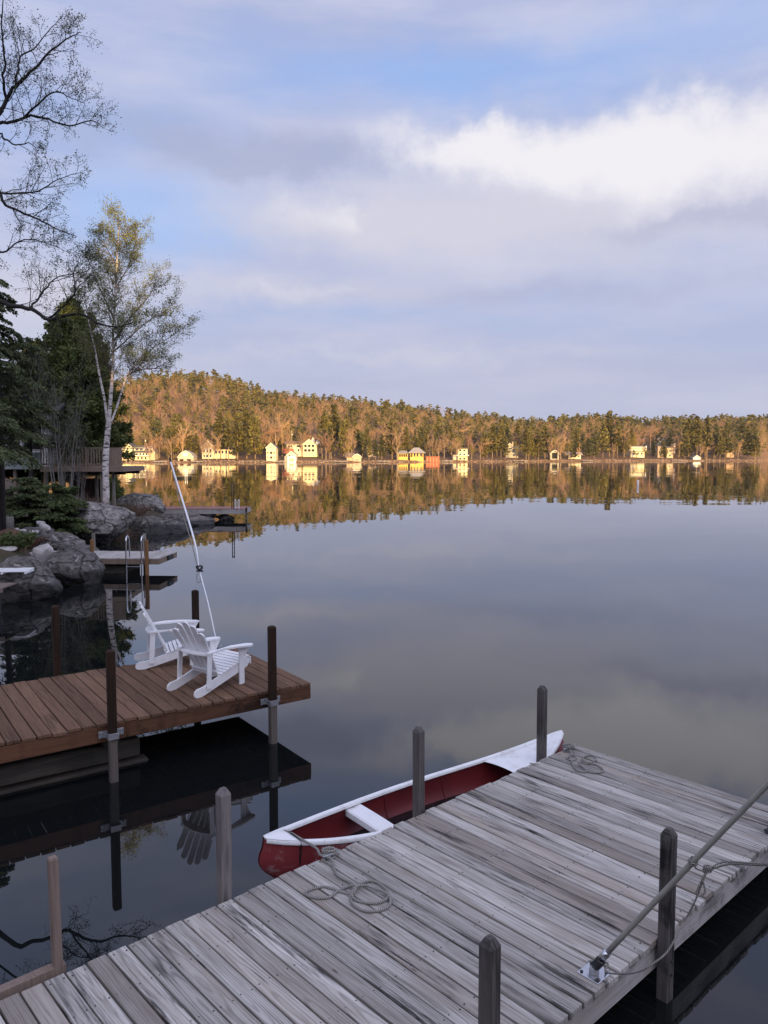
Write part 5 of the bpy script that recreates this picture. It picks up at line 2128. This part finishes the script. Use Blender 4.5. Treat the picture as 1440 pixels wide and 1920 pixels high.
    h.block('chimney', 1210, 1212, 846, 836, 'trim_white', 1, 0)
    for u in (1188, 1196, 1203):
        h.win(u, 850.5, 3.4, 3.4)
    h = House('lake_house', 1249, 510, 'rose-tan house with dark central porch on the right')
    h.wall(1233, 1244, 860, 836, 'house_rose', 7)
    h.wall(1250, 1262, 860, 839, 'house_tan', 7)
    h.wall(1244, 1250, 860, 842, 'painted_shade', 5, 2)  # recessed wall coloured near-black as the porch's shade
    h.roof(1232, 1245, 836, 834, 'roof_dark', 7)
    h.roof(1249, 1264, 839, 836.5, 'roof_dark', 7)
    h.block('chimney', 1263, 1265.5, 850, 831, 'chimney_stone', 1, 0)
    for (u, v) in ((1238, 842), (1238, 852), (1256, 845), (1256, 854)):
        h.win(u, v, 3, 4)
    h = House('boathouse', 1306, 502, 'small white gabled boathouse on the right waterline', 'boathouse')
    h.wall(1300, 1313, 865, 859.5, 'trim_white', 5)
    h.gable(1299, 1314, 859.5, 854, 'trim_white', 'roof_pale', 5)
    h = House('cabin', 1369, 522, 'red-brown cabin among trees at the right end of the shore')
    h.wall(1362, 1376, 856, 842, 'house_rose', 7)
    h.roof(1361, 1377, 842, 836, 'house_rose', 7)
    h = House('hill_house', 1236, 560, 'white house high among the trees on the right')
    h.wall(1230, 1242, 828, 823.5, 'trim_white', 6)
    h.roof(1229, 1243, 823.5, 820, 'roof_pale', 6)
    h = House('hill_house', 1204, 556, 'grey-blue house glimpsed among trees above the yellow house')
    h.wall(1200, 1210, 830, 824, 'house_grey', 6)
    h.roof(1199, 1211, 824, 821, 'roof_pale', 6)


far_houses()

# utility poles on the far shore
for (u, vt, Y, lab) in ((272.5, 817, 420, 'wooden utility pole behind the large yellow lake house'), (371, 812, 424, 'dark utility pole left of the long cream house'), (547, 806, 440, 'utility pole above the large cream house')):
    p = aty(u, 860, Y)
    zt = aty(u, vt, Y).z
    root = empty('utility_pole', (p.x, Y, 0))
    tag(root, lab, 'pole', 'utility poles on the far shore')
    MB().tube([(0, 0, -1), (0, 0, zt)], [.2, .14], 8).build('pole', 'pale_trunk', root)
    MB().cbox((0, 0, zt - 1.2), (2.2, .15, .16), .01).build('cross_arm', 'pale_trunk', root)
    MB().tube([(.4, -.2, zt - 3.4), (.4, -.2, zt - 2.2)], .3, 8).build('transformer', 'house_cream', root)

# small jetties along the far waterline
for (u, w, lab) in ((300, 5, 'low jetty right of the large yellow lake house'), (372, 6, 'low jetty between the gambrel boathouse and the long cream house'), (527, 4, 'low jetty left of the small white boathouse'), (640, 7, 'low jetty left of the small tan boathouse'),
                    (720, 6, 'low jetty left of the golden pavilion'), (838, 6, 'low jetty left of the boxy pale yellow house'), (975, 8, 'low jetty below the olive-grey cottage'), (1100, 6, 'low jetty right of the orange-roofed bungalow'), (1270, 9, 'low jetty below the rose-tan house')):
    p = far_pos(u, -3.0)
    root = empty('jetty', (p.x, p.y, 0))
    tag(root, lab, 'dock', 'jetties on the far shore')
    MB().cbox((0, 0, .62), (w, 2.2, .16), .02).build('deck', 'silver_plank', root)
    for x in (-w / 2 + .3, 0, w / 2 - .3):
        MB().cyl((x, -1.0, -.8), (x, -1.0, 1.0), .1, 6).build('post', 'pole_wood', root)

# shoreline rocks, sea walls
r = random.Random(12)
b = MB()
ico = bmesh.new()
bmesh.ops.create_icosphere(ico, subdivisions=1, radius=1)
ico.verts.index_update()
IV = [v.co.copy() for v in ico.verts]
IF = [tuple(v.index for v in f.verts) for f in ico.faces]
ico.free()
for i in range(1100):
    u = r.uniform(-60, 1600)
    k = r.uniform(-.6, 3.5)
    p = far_pos(u, k)
    s = r.uniform(.18, .62)
    b.add([Vector((p.x, p.y, max(p.z, .05))) + Vector((q.x * s * r.uniform(.9, 1.6), q.y * s, q.z * s * .6)) for q in IV], IF)
o = b.build('shoreline_rocks', 'shore_stone')
tag(o, 'band of pale rocks along the far waterline', kind='stuff')


# ------------------------------------------------------------------ far trees
def far_pine(seed, H=1.0, wide=.22, n=230, bare=.25, lay=9, ts=.036, pw=.75):
    """unit-height pine: trunk mesh and tufted crown mesh in horizontal layers"""
    g = np.random.default_rng(seed)
    tr = MB()
    tr.tube([(0, 0, -.05), (.004, 0, .5), (0, 0, .97)], [.013, .009, .002], 5, False)
    C, D, S = [], [], []
    nb = n // 5
    for k in range(nb):
        t = bare + (1 - bare) * ((k + g.random()) / nb)
        t = round(t * lay) / lay * .35 + t * .65
        prof = (1 - t) ** pw * (1.0 if t > bare + .1 else .65)
        L = wide * prof * g.uniform(.55, 1.2) + .018
        a = g.uniform(0, 6.283)
        d = np.array([math.cos(a), math.sin(a), g.uniform(-.05, .3)])
        for j in range(5):
            f = (j + 1) / 5
            C.append(np.array([0, 0, t]) + d * L * f + np.array([g.normal() * .012, g.normal() * .012, g.normal() * .008 - .03 * f * f * L / wide]))
            D.append(d + np.array([0, 0, .25]))
    C, D = np.array(C), np.array(D)
    return tr.mesh('far_pine_trunk'), tuft_arrays(C, D, ts, g)


def tuft_arrays(C, D, s, g):
    """a flattened four-sided tuft (double pyramid without base) per point: 4 triangles"""
    n = len(C)
    D = D / (np.linalg.norm(D, axis=1, keepdims=True) + 1e-9)
    up = np.array([[0, 0, 1.0]])
    S = np.cross(D, up + g.normal(size=(n, 3)) * .45)
    S /= np.linalg.norm(S, axis=1, keepdims=True) + 1e-9
    k = s * g.uniform(.55, 1.3, (n, 1))
    a = C - D * k * .9
    b = C + D * k * 1.1 + g.normal(size=(n, 3)) * s * .15
    c = C + S * k * .85 + g.normal(size=(n, 3)) * s * .25
    d = C - S * k * .85 + g.normal(size=(n, 3)) * s * .25
    e = C + (up * .85 + g.normal(size=(n, 3)) * .4) * k
    V = np.stack([a, b, c, d, e], 1).reshape(-1, 3)
    F = (np.arange(n)[:, None, None] * 5 + np.array([[0, 2, 4], [2, 1, 4], [1, 3, 4], [3, 0, 4]])[None]).reshape(-1, 3)
    return V, F


def far_bare(seed, n=230, wide=.26, leaf=False, tw=.0034):
    """unit-height leafless hardwood: trunk and fan of tapering twigs (3 triangles each)"""
    g = np.random.default_rng(seed)
    tr = MB()
    lean = g.normal(size=2) * .02
    tr.tube([(0, 0, -.05), (lean[0], lean[1], .35), (lean[0] * 2, lean[1] * 2, .7)], [.012, .009, .004], 5, False)
    A, B, W = [], [], []
    limbs = []
    for k in range(13):
        t = .14 + .56 * (k + g.random()) / 13
        a = g.uniform(0, 6.283)
        p = np.array([lean[0] * t * 2, lean[1] * t * 2, t])
        L = g.uniform(.22, .42) * (1.1 - .5 * t)
        d = np.array([math.cos(a) * .62, math.sin(a) * .62, 1.0 + .3 * t])
        d /= np.linalg.norm(d)
        d[:2] *= wide / .26
        q = p + d * L
        A.append(p); B.append(q); W.append(.0065)
        limbs.append((p, q, d, L))
    while len(A) < n:
        p, q, d, L = limbs[g.integers(len(limbs))]
        f = g.uniform(.25, 1.0)
        s = p + (q - p) * f
        dd = d + g.normal(size=3) * .42 + np.array([0, 0, .15])
        dd /= np.linalg.norm(dd)
        l2 = g.uniform(.07, .17)
        A.append(s); B.append(s + dd * l2); W.append(tw if not leaf else .006)
        if l2 > .11 and len(limbs) < 60:
            limbs.append((s, s + dd * l2, dd, l2))
    A, B, W = np.array(A), np.array(B), np.array(W)[:, None]
    D = B - A
    D /= np.linalg.norm(D, axis=1, keepdims=True)
    X = np.cross(D, g.normal(size=D.shape))
    X /= np.linalg.norm(X, axis=1, keepdims=True)
    Yv = np.cross(D, X)
    V = np.stack([A + X * W, A - X * W * .5 + Yv * W * .87, A - X * W * .5 - Yv * W * .87, B], 1).reshape(-1, 3)
    F = (np.arange(len(A))[:, None, None] * 4 + np.array([[0, 1, 3], [1, 2, 3], [2, 0, 3]])[None]).reshape(-1, 3)
    if leaf:
        C = B[13:][:: 2] + g.normal(size=(len(B[13:][:: 2]), 3)) * .015
        V2, F2 = tuft_arrays(C, g.normal(size=C.shape), .017, g)
        F = np.concatenate([F, F2 + len(V)])
        V = np.concatenate([V, V2])
    return tr.mesh('far_bare_trunk'), (V, F)


def tri_mesh(name, V, F, mat):
    me = bpy.data.meshes.new(name)
    me.vertices.add(len(V))
    me.vertices.foreach_set('co', np.asarray(V, np.float32).ravel())
    me.loops.add(len(F) * 3)
    me.loops.foreach_set('vertex_index', np.asarray(F, np.int32).ravel())
    me.polygons.add(len(F))
    me.polygons.foreach_set('loop_start', np.arange(0, len(F) * 3, 3, dtype=np.int32))
    me.update(calc_edges=True)
    me.materials.append(MATS[mat])
    return me


KINDS = {'pine': [], 'deep': [], 'bare': [], 'pink': [], 'bud': []}
for s in range(4):
    tm, (V, F) = far_pine(200 + s, wide=(.20, .25, .17, .23)[s], n=480, bare=(.22, .12, .34, .18)[s])
    tm.materials.append(MATS['far_trunk'])
    KINDS['pine'].append((tm, tri_mesh('far_pine_crown', V, F, 'pine_needle')))
    KINDS['deep'].append((tm, tri_mesh('far_pine_crown', V, F, 'pine_needle_deep')))
for s in range(4):
    tm, (V, F) = far_bare(300 + s, 520, (.22, .30, .26, .34)[s])
    tm.materials.append(MATS['pale_trunk'])
    KINDS['bare'].append((tm, tri_mesh('far_bare_crown', V, F, 'bare_twig')))
    KINDS['pink'].append((tm, tri_mesh('far_bare_crown', V, F, 'bare_twig_pink')))
for s in range(2):
    tm, (V, F) = far_bare(320 + s, 420, .28, True)
    tm.materials.append(MATS['far_trunk'])
    KINDS['bud'].append((tm, tri_mesh('far_bud_crown', V, F, 'bud_leaf')))

TREE_NAME = {'pine': 'pine_tree', 'deep': 'pine_tree', 'bare': 'bare_tree', 'pink': 'bare_tree', 'bud': 'budding_tree'}
TREE_LABEL = {'pine': 'golden-lit pine standing in the front rows of the far shore woods', 'deep': 'dark green pine standing in the front rows of the far shore woods',
              'bare': 'pale leafless hardwood standing in the front rows of the far shore woods', 'pink': 'rosy-brown leafless hardwood standing in the front rows of the far shore woods',
              'bud': 'yellow-green budding tree standing in the front rows of the far shore woods'}
ft = random.Random(77)


PLANTED = []


def plant(kind, u, k, H, label=None, var=None):
    p = far_pos(u, k)
    tm, cm = KINDS[kind][ft.randrange(len(KINDS[kind])) if var is None else var]
    root = empty(TREE_NAME[kind], p, ft.uniform(0, 6.28))
    w = H * ft.uniform(.9, 1.15)
    root.scale = (w, w, H)
    tag(root, label or TREE_LABEL[kind], 'tree', 'trees of the far shore')
    PLANTED.append((u, kind, root))
    link('trunk', tm, None, root)
    link('crown', cm, None, root)


def tall(kind, u, v_top, k, label=None, var=None):
    """a tree whose top reaches a given height in the sky line"""
    p = far_pos(u, k)
    H = aty(u, v_top, p.y).z - p.z
    plant(kind, u, k, H, label, var)


def clear_of_houses(u, k, H):
    Y = shore_y(u) + k
    hw = H * .16 / Y * FOC
    for (u0, u1, yh, vt) in HOUSE_SPANS:
        if u0 - hw - 1 < u < u1 + hw + 1 and Y < yh + 9:
            return False
    return True


# trees that the photograph lets one pick out
for (kind, u, vt, k, var) in (('pine', 415, 770, 16, 0), ('pine', 447, 776, 12, 1), ('pine', 463, 768, 18, 3), ('pine', 480, 782, 14, 1), ('pine', 430, 790, 8, 2),
                              ('pine', 333, 778, 30, 1), ('pine', 318, 800, 16, 0), ('deep', 300, 790, 42, 1), ('pine', 356, 800, 20, 1),
                              ('pine', 610, 772, 26, 0), ('pine', 628, 762, 32, 2), ('pine', 645, 790, 20, 1), ('deep', 618, 800, 14, 3), ('deep', 680, 812, 24, 1),
                              ('deep', 716, 815, 12, 1), ('pine', 735, 786, 10, 3), ('pine', 738, 800, 16, 1), ('deep', 790, 800, 34, 3), ('deep', 815, 812, 26, 1), ('pine', 838, 806, 30, 2),
                              ('pine', 905, 812, 8, 1), ('pine', 922, 796, 14, 3), ('pine', 938, 790, 22, 0), ('pine', 990, 800, 8, 1), ('pine', 1008, 806, 6, 1), ('pine', 1020, 798, 12, 3),
                              ('deep', 1100, 822, 10, 1), ('deep', 1112, 816, 14, 1), ('pine', 1140, 772, 24, 0), ('pine', 1128, 790, 18, 3), ('pine', 1155, 792, 18, 2), ('deep', 1075, 830, 8, 1),
                              ('pine', 1288, 786, 14, 0), ('pine', 1303, 783, 10, 2), ('pine', 1322, 786, 8, 2), ('deep', 1338, 796, 16, 1), ('pine', 1356, 806, 8, 3), ('pine', 1398, 800, 10, 1), ('pine', 1412, 812, 5, 1),
                              ('deep', 1222, 826, 18, 1), ('deep', 1385, 786, 30, 0), ('pine', 1253, 812, 34, 1)):
    tall(kind, u, vt, k, var=var)
for (u, vt, k, kind) in ((344, 790, 10, 'bare'), (324, 816, 8, 'bare'), (362, 806, 24, 'bare'), (392, 818, 6, 'bare'), (384, 822, 5, 'bare'), (508, 784, 30, 'bare'), (520, 778, 26, 'bare'), (530, 786, 30, 'bare'), (566, 806, 22, 'bare'),
                         (490, 800, 20, 'pink'), (612, 808, 8, 'pink'), (660, 800, 20, 'bare'), (756, 798, 36, 'bare'), (772, 790, 44, 'bare'), (832, 812, 16, 'bare'), (846, 820, 12, 'bare'), (884, 824, 10, 'pink'),
                         (1030, 820, 6, 'bare'), (1050, 812, 8, 'bare'), (975, 806, 20, 'pink'), (1192, 800, 34, 'pink'), (1216, 796, 44, 'pink'), (1168, 804, 20, 'bare'), (1270, 812, 20, 'bare'), (1380, 822, 8, 'bare'), (246, 790, 40, 'bare'), (262, 800, 34, 'bare'), (290, 812, 20, 'bare')):
    tall(kind, u, vt, k)
for (u, vt, k, kind) in ((231, 818, 3, 'bare'), (284, 826, 2, 'pink'), (408, 812, 5, 'bare'), (544, 820, 7, 'bare'), 
                         (655, 822, 2, 'bare'), (692, 818, 6, 'pine'), (704, 824, 8, 'deep'), (745, 800, 3, 'bare'), (806, 822, 12, 'bare'), (822, 822, 2, 'bare'), (854, 822, 3, 'bare'),
                         (946, 818, 6, 'pine'), (966, 828, 5, 'bud'), (1044, 822, 2, 'bare'), (1064, 828, 4, 'bud'), (1084, 836, 4, 'bare'), (1180, 816, 8, 'bud'), (1206, 838, 6, 'bud'), (1190, 846, 4, 'bud'), (1240, 826, 6, 'pine'), (1258, 832, 5, 'bare'), (1247, 842, 3, 'bud'), (1310, 830, 4, 'bare'), (1366, 822, 6, 'pine'), (1376, 832, 5, 'bud')):
    tall(kind, u, vt, k)
count = 0
while count < 175:
    u = ft.uniform(190, 1440)
    k = 4 + 70 * ft.random() ** 1.2
    q = ft.random()
    right = sstep(u, 850, 1200)
    kind = 'pine' if q < .26 + .08 * right else ('deep' if q < .34 + .14 * right else ('bud' if q < .52 + .10 * right else ('bare' if q < .78 else 'pink')))
    H = {'pine': ft.uniform(12, 20), 'deep': ft.uniform(9, 16), 'bare': ft.uniform(9, 15), 'pink': ft.uniform(9, 15), 'bud': ft.uniform(7, 12)}[kind]
    if not clear_of_houses(u, k, H):
        continue
    plant(kind, u, k, H)
    count += 1


LAND = [(190, 'birch trunk'), (255, 'large yellow lake house'), (348, 'gambrel boathouse'), (410, 'long cream lake house'), (508, 'tall narrow boathouse'), (546, 'small white boathouse'), (580, 'cream house on the knoll'),
        (664, 'small tan boathouse'), (698, 'half-hidden tan cabin'), (770, 'golden pavilion'), (812, 'red-orange boathouse'), (868, 'boxy pale yellow house'), (956, 'olive-grey cottage'), (1040, 'grey arched hut'),
        (1078, 'orange-roofed bungalow'), (1196, 'grey-roofed yellow house'), (1249, 'rose-tan house'), (1306, 'white boathouse on the right'), (1369, 'red-brown cabin')]
ORD = ['first', 'second', 'third', 'fourth', 'fifth', 'sixth', 'seventh', 'eighth', 'ninth', 'tenth', 'eleventh', 'twelfth', 'thirteenth', 'fourteenth', 'fifteenth', 'sixteenth', 'seventeenth', 'eighteenth', 'nineteenth', 'twentieth']
LOOK = {'pine': 'golden-green pine', 'deep': 'dark green pine', 'bare': 'pale leafless tree', 'pink': 'rosy-brown leafless tree', 'bud': 'yellow-green budding tree'}
seen = {}
for (u, kind, root) in sorted(PLANTED, key=lambda q: q[0]):
    w = [n for x, n in LAND if x <= u]
    w = w[-1] if w else 'left picture edge'
    i = seen.get((w, kind), 0)
    seen[(w, kind)] = i + 1
    root['label'] = 'far-shore %s, %s of its kind rightwards from the %s' % (LOOK[kind], ORD[min(i, 19)], w)


def wood_mass():
    """everything further up the slope: one mass per foliage kind"""
    g = np.random.default_rng(5)
    protos = {}
    for kd, f in (('pine', lambda s: far_pine(400 + s, n=105, wide=.25, bare=.18, ts=.050, pw=.45)[1]), ('deep', lambda s: far_pine(410 + s, n=105, wide=.27, bare=.08, ts=.050, pw=.55)[1]),
                  ('bare', lambda s: far_bare(420 + s, 120, .33, tw=.0058)[1]), ('pink', lambda s: far_bare(430 + s, 120, .35, tw=.0058)[1]), ('bud', lambda s: far_bare(440 + s, 90, .32, True)[1])):
        protos[kd] = [f(s) for s in range(3)]
    acc = {k: ([], [], 0) for k in protos}
    acc = {k: [[], [], 0] for k in protos}
    rr = random.Random(91)
    n = 0
    while n < 5600:
        u = rr.uniform(-260, 1500) if rr.random() < .92 else rr.uniform(1420, 1700)
        k = 22 + 290 * rr.random() ** .8
        if u > 1440:
            k = rr.uniform(3, 120)
        # stands: pines crowd the crest and some groves, hardwoods the middle slope
        gr = noise.noise(Vector((u * .012, k * .02, 4)))
        crest = sstep(k, 190, 245)
        right = sstep(u, 800, 1150)
        pw = .10 + .62 * crest + .7 * max(0, gr) + .12 * right
        q = rr.random()
        if q < pw:
            kd = 'pine' if rr.random() < .75 - .2 * right else 'deep'
        else:
            kd = ('bare', 'pink', 'bare', 'bud', 'bud')[rr.randrange(5)]
        H = {'pine': rr.uniform(9, 17), 'deep': rr.uniform(8, 16), 'bare': rr.uniform(8, 14), 'pink': rr.uniform(8, 14), 'bud': rr.uniform(6, 12)}[kd]
        if k < 60 and not clear_of_houses(u, k, H):
            continue
        p = far_pos(u, k)
        V, F = protos[kd][rr.randrange(3)]
        a = rr.uniform(0, 6.28)
        w = H * rr.uniform(.95, 1.35)
        c, s = math.cos(a), math.sin(a)
        W = np.empty_like(V)
        W[:, 0] = (V[:, 0] * c - V[:, 1] * s) * w + p.x
        W[:, 1] = (V[:, 0] * s + V[:, 1] * c) * w + p.y
        W[:, 2] = V[:, 2] * H + p.z
        e = acc[kd]
        e[0].append(W)
        e[1].append(F + e[2])
        e[2] += len(V)
        n += 1
    mats = {'pine': 'pine_needle', 'deep': 'pine_needle_deep', 'bare': 'bare_twig', 'pink': 'bare_twig_pink', 'bud': 'bud_leaf'}
    labs = {'pine': 'golden-green pines massed over the far hillside', 'deep': 'dark pines massed along the far ridge', 'bare': 'brown leafless woods massed on the far slope', 'pink': 'rosy leafless woods massed on the far slope', 'bud': 'yellow-green budding woods massed on the far slope'}
    for kd, e in acc.items():
        o = link('hillside_woods', tri_mesh('hillside_' + kd, np.concatenate(e[0]), np.concatenate(e[1]), mats[kd]), None)
        tag(o, labs[kd], 'woods', kind='stuff')


wood_mass()


def shade_woods():
    """unseen trees added behind the photographer to keep the low sun off the docks"""
    rr = random.Random(23)
    Vs, Fs, nb = [], [], 0
    protos = [far_pine(500 + s, n=260, wide=.30, bare=.05)[1] for s in range(3)]
    for i in range(260):
        x = rr.uniform(-110, 110)
        y = rr.uniform(-62, -30)
        V, F = protos[rr.randrange(3)]
        H = rr.uniform(4.0, 7.5)
        w = H * 1.3
        W = V * np.array([[w, w, H]]) + np.array([[x, y, land_z(x, y)]])
        Vs.append(W)
        Fs.append(F + nb)
        nb += len(V)
    o = link('shade_woods', tri_mesh('shade_woods', np.concatenate(Vs), np.concatenate(Fs), 'pine_needle_deep'), None)
    tag(o, 'unseen evergreen thicket added behind the viewer to block the low sun', 'woods', kind='stuff')


shade_woods()


# ------------------------------------------------------------------ thin morning haze over the lake
def haze():
    b = MB()
    b.box((0, 400, 63), (2400, 1300, 136))
    m = bpy.data.materials.new('haze')
    m.use_nodes = True
    nt = m.node_tree
    nt.nodes.clear()
    out = nt.nodes.new('ShaderNodeOutputMaterial')
    v = nt.nodes.new('ShaderNodeVolumePrincipled')
    v.inputs['Color'].default_value = (.86, .88, .93, 1)
    v.inputs['Density'].default_value = .00006
    v.inputs['Anisotropy'].default_value = .2
    nt.links.new(v.outputs[0], out.inputs['Volume'])
    MATS['haze'] = m
    tag(b.build('haze', 'haze'), 'thin pale haze over the lake', 'haze', kind='stuff')


haze()
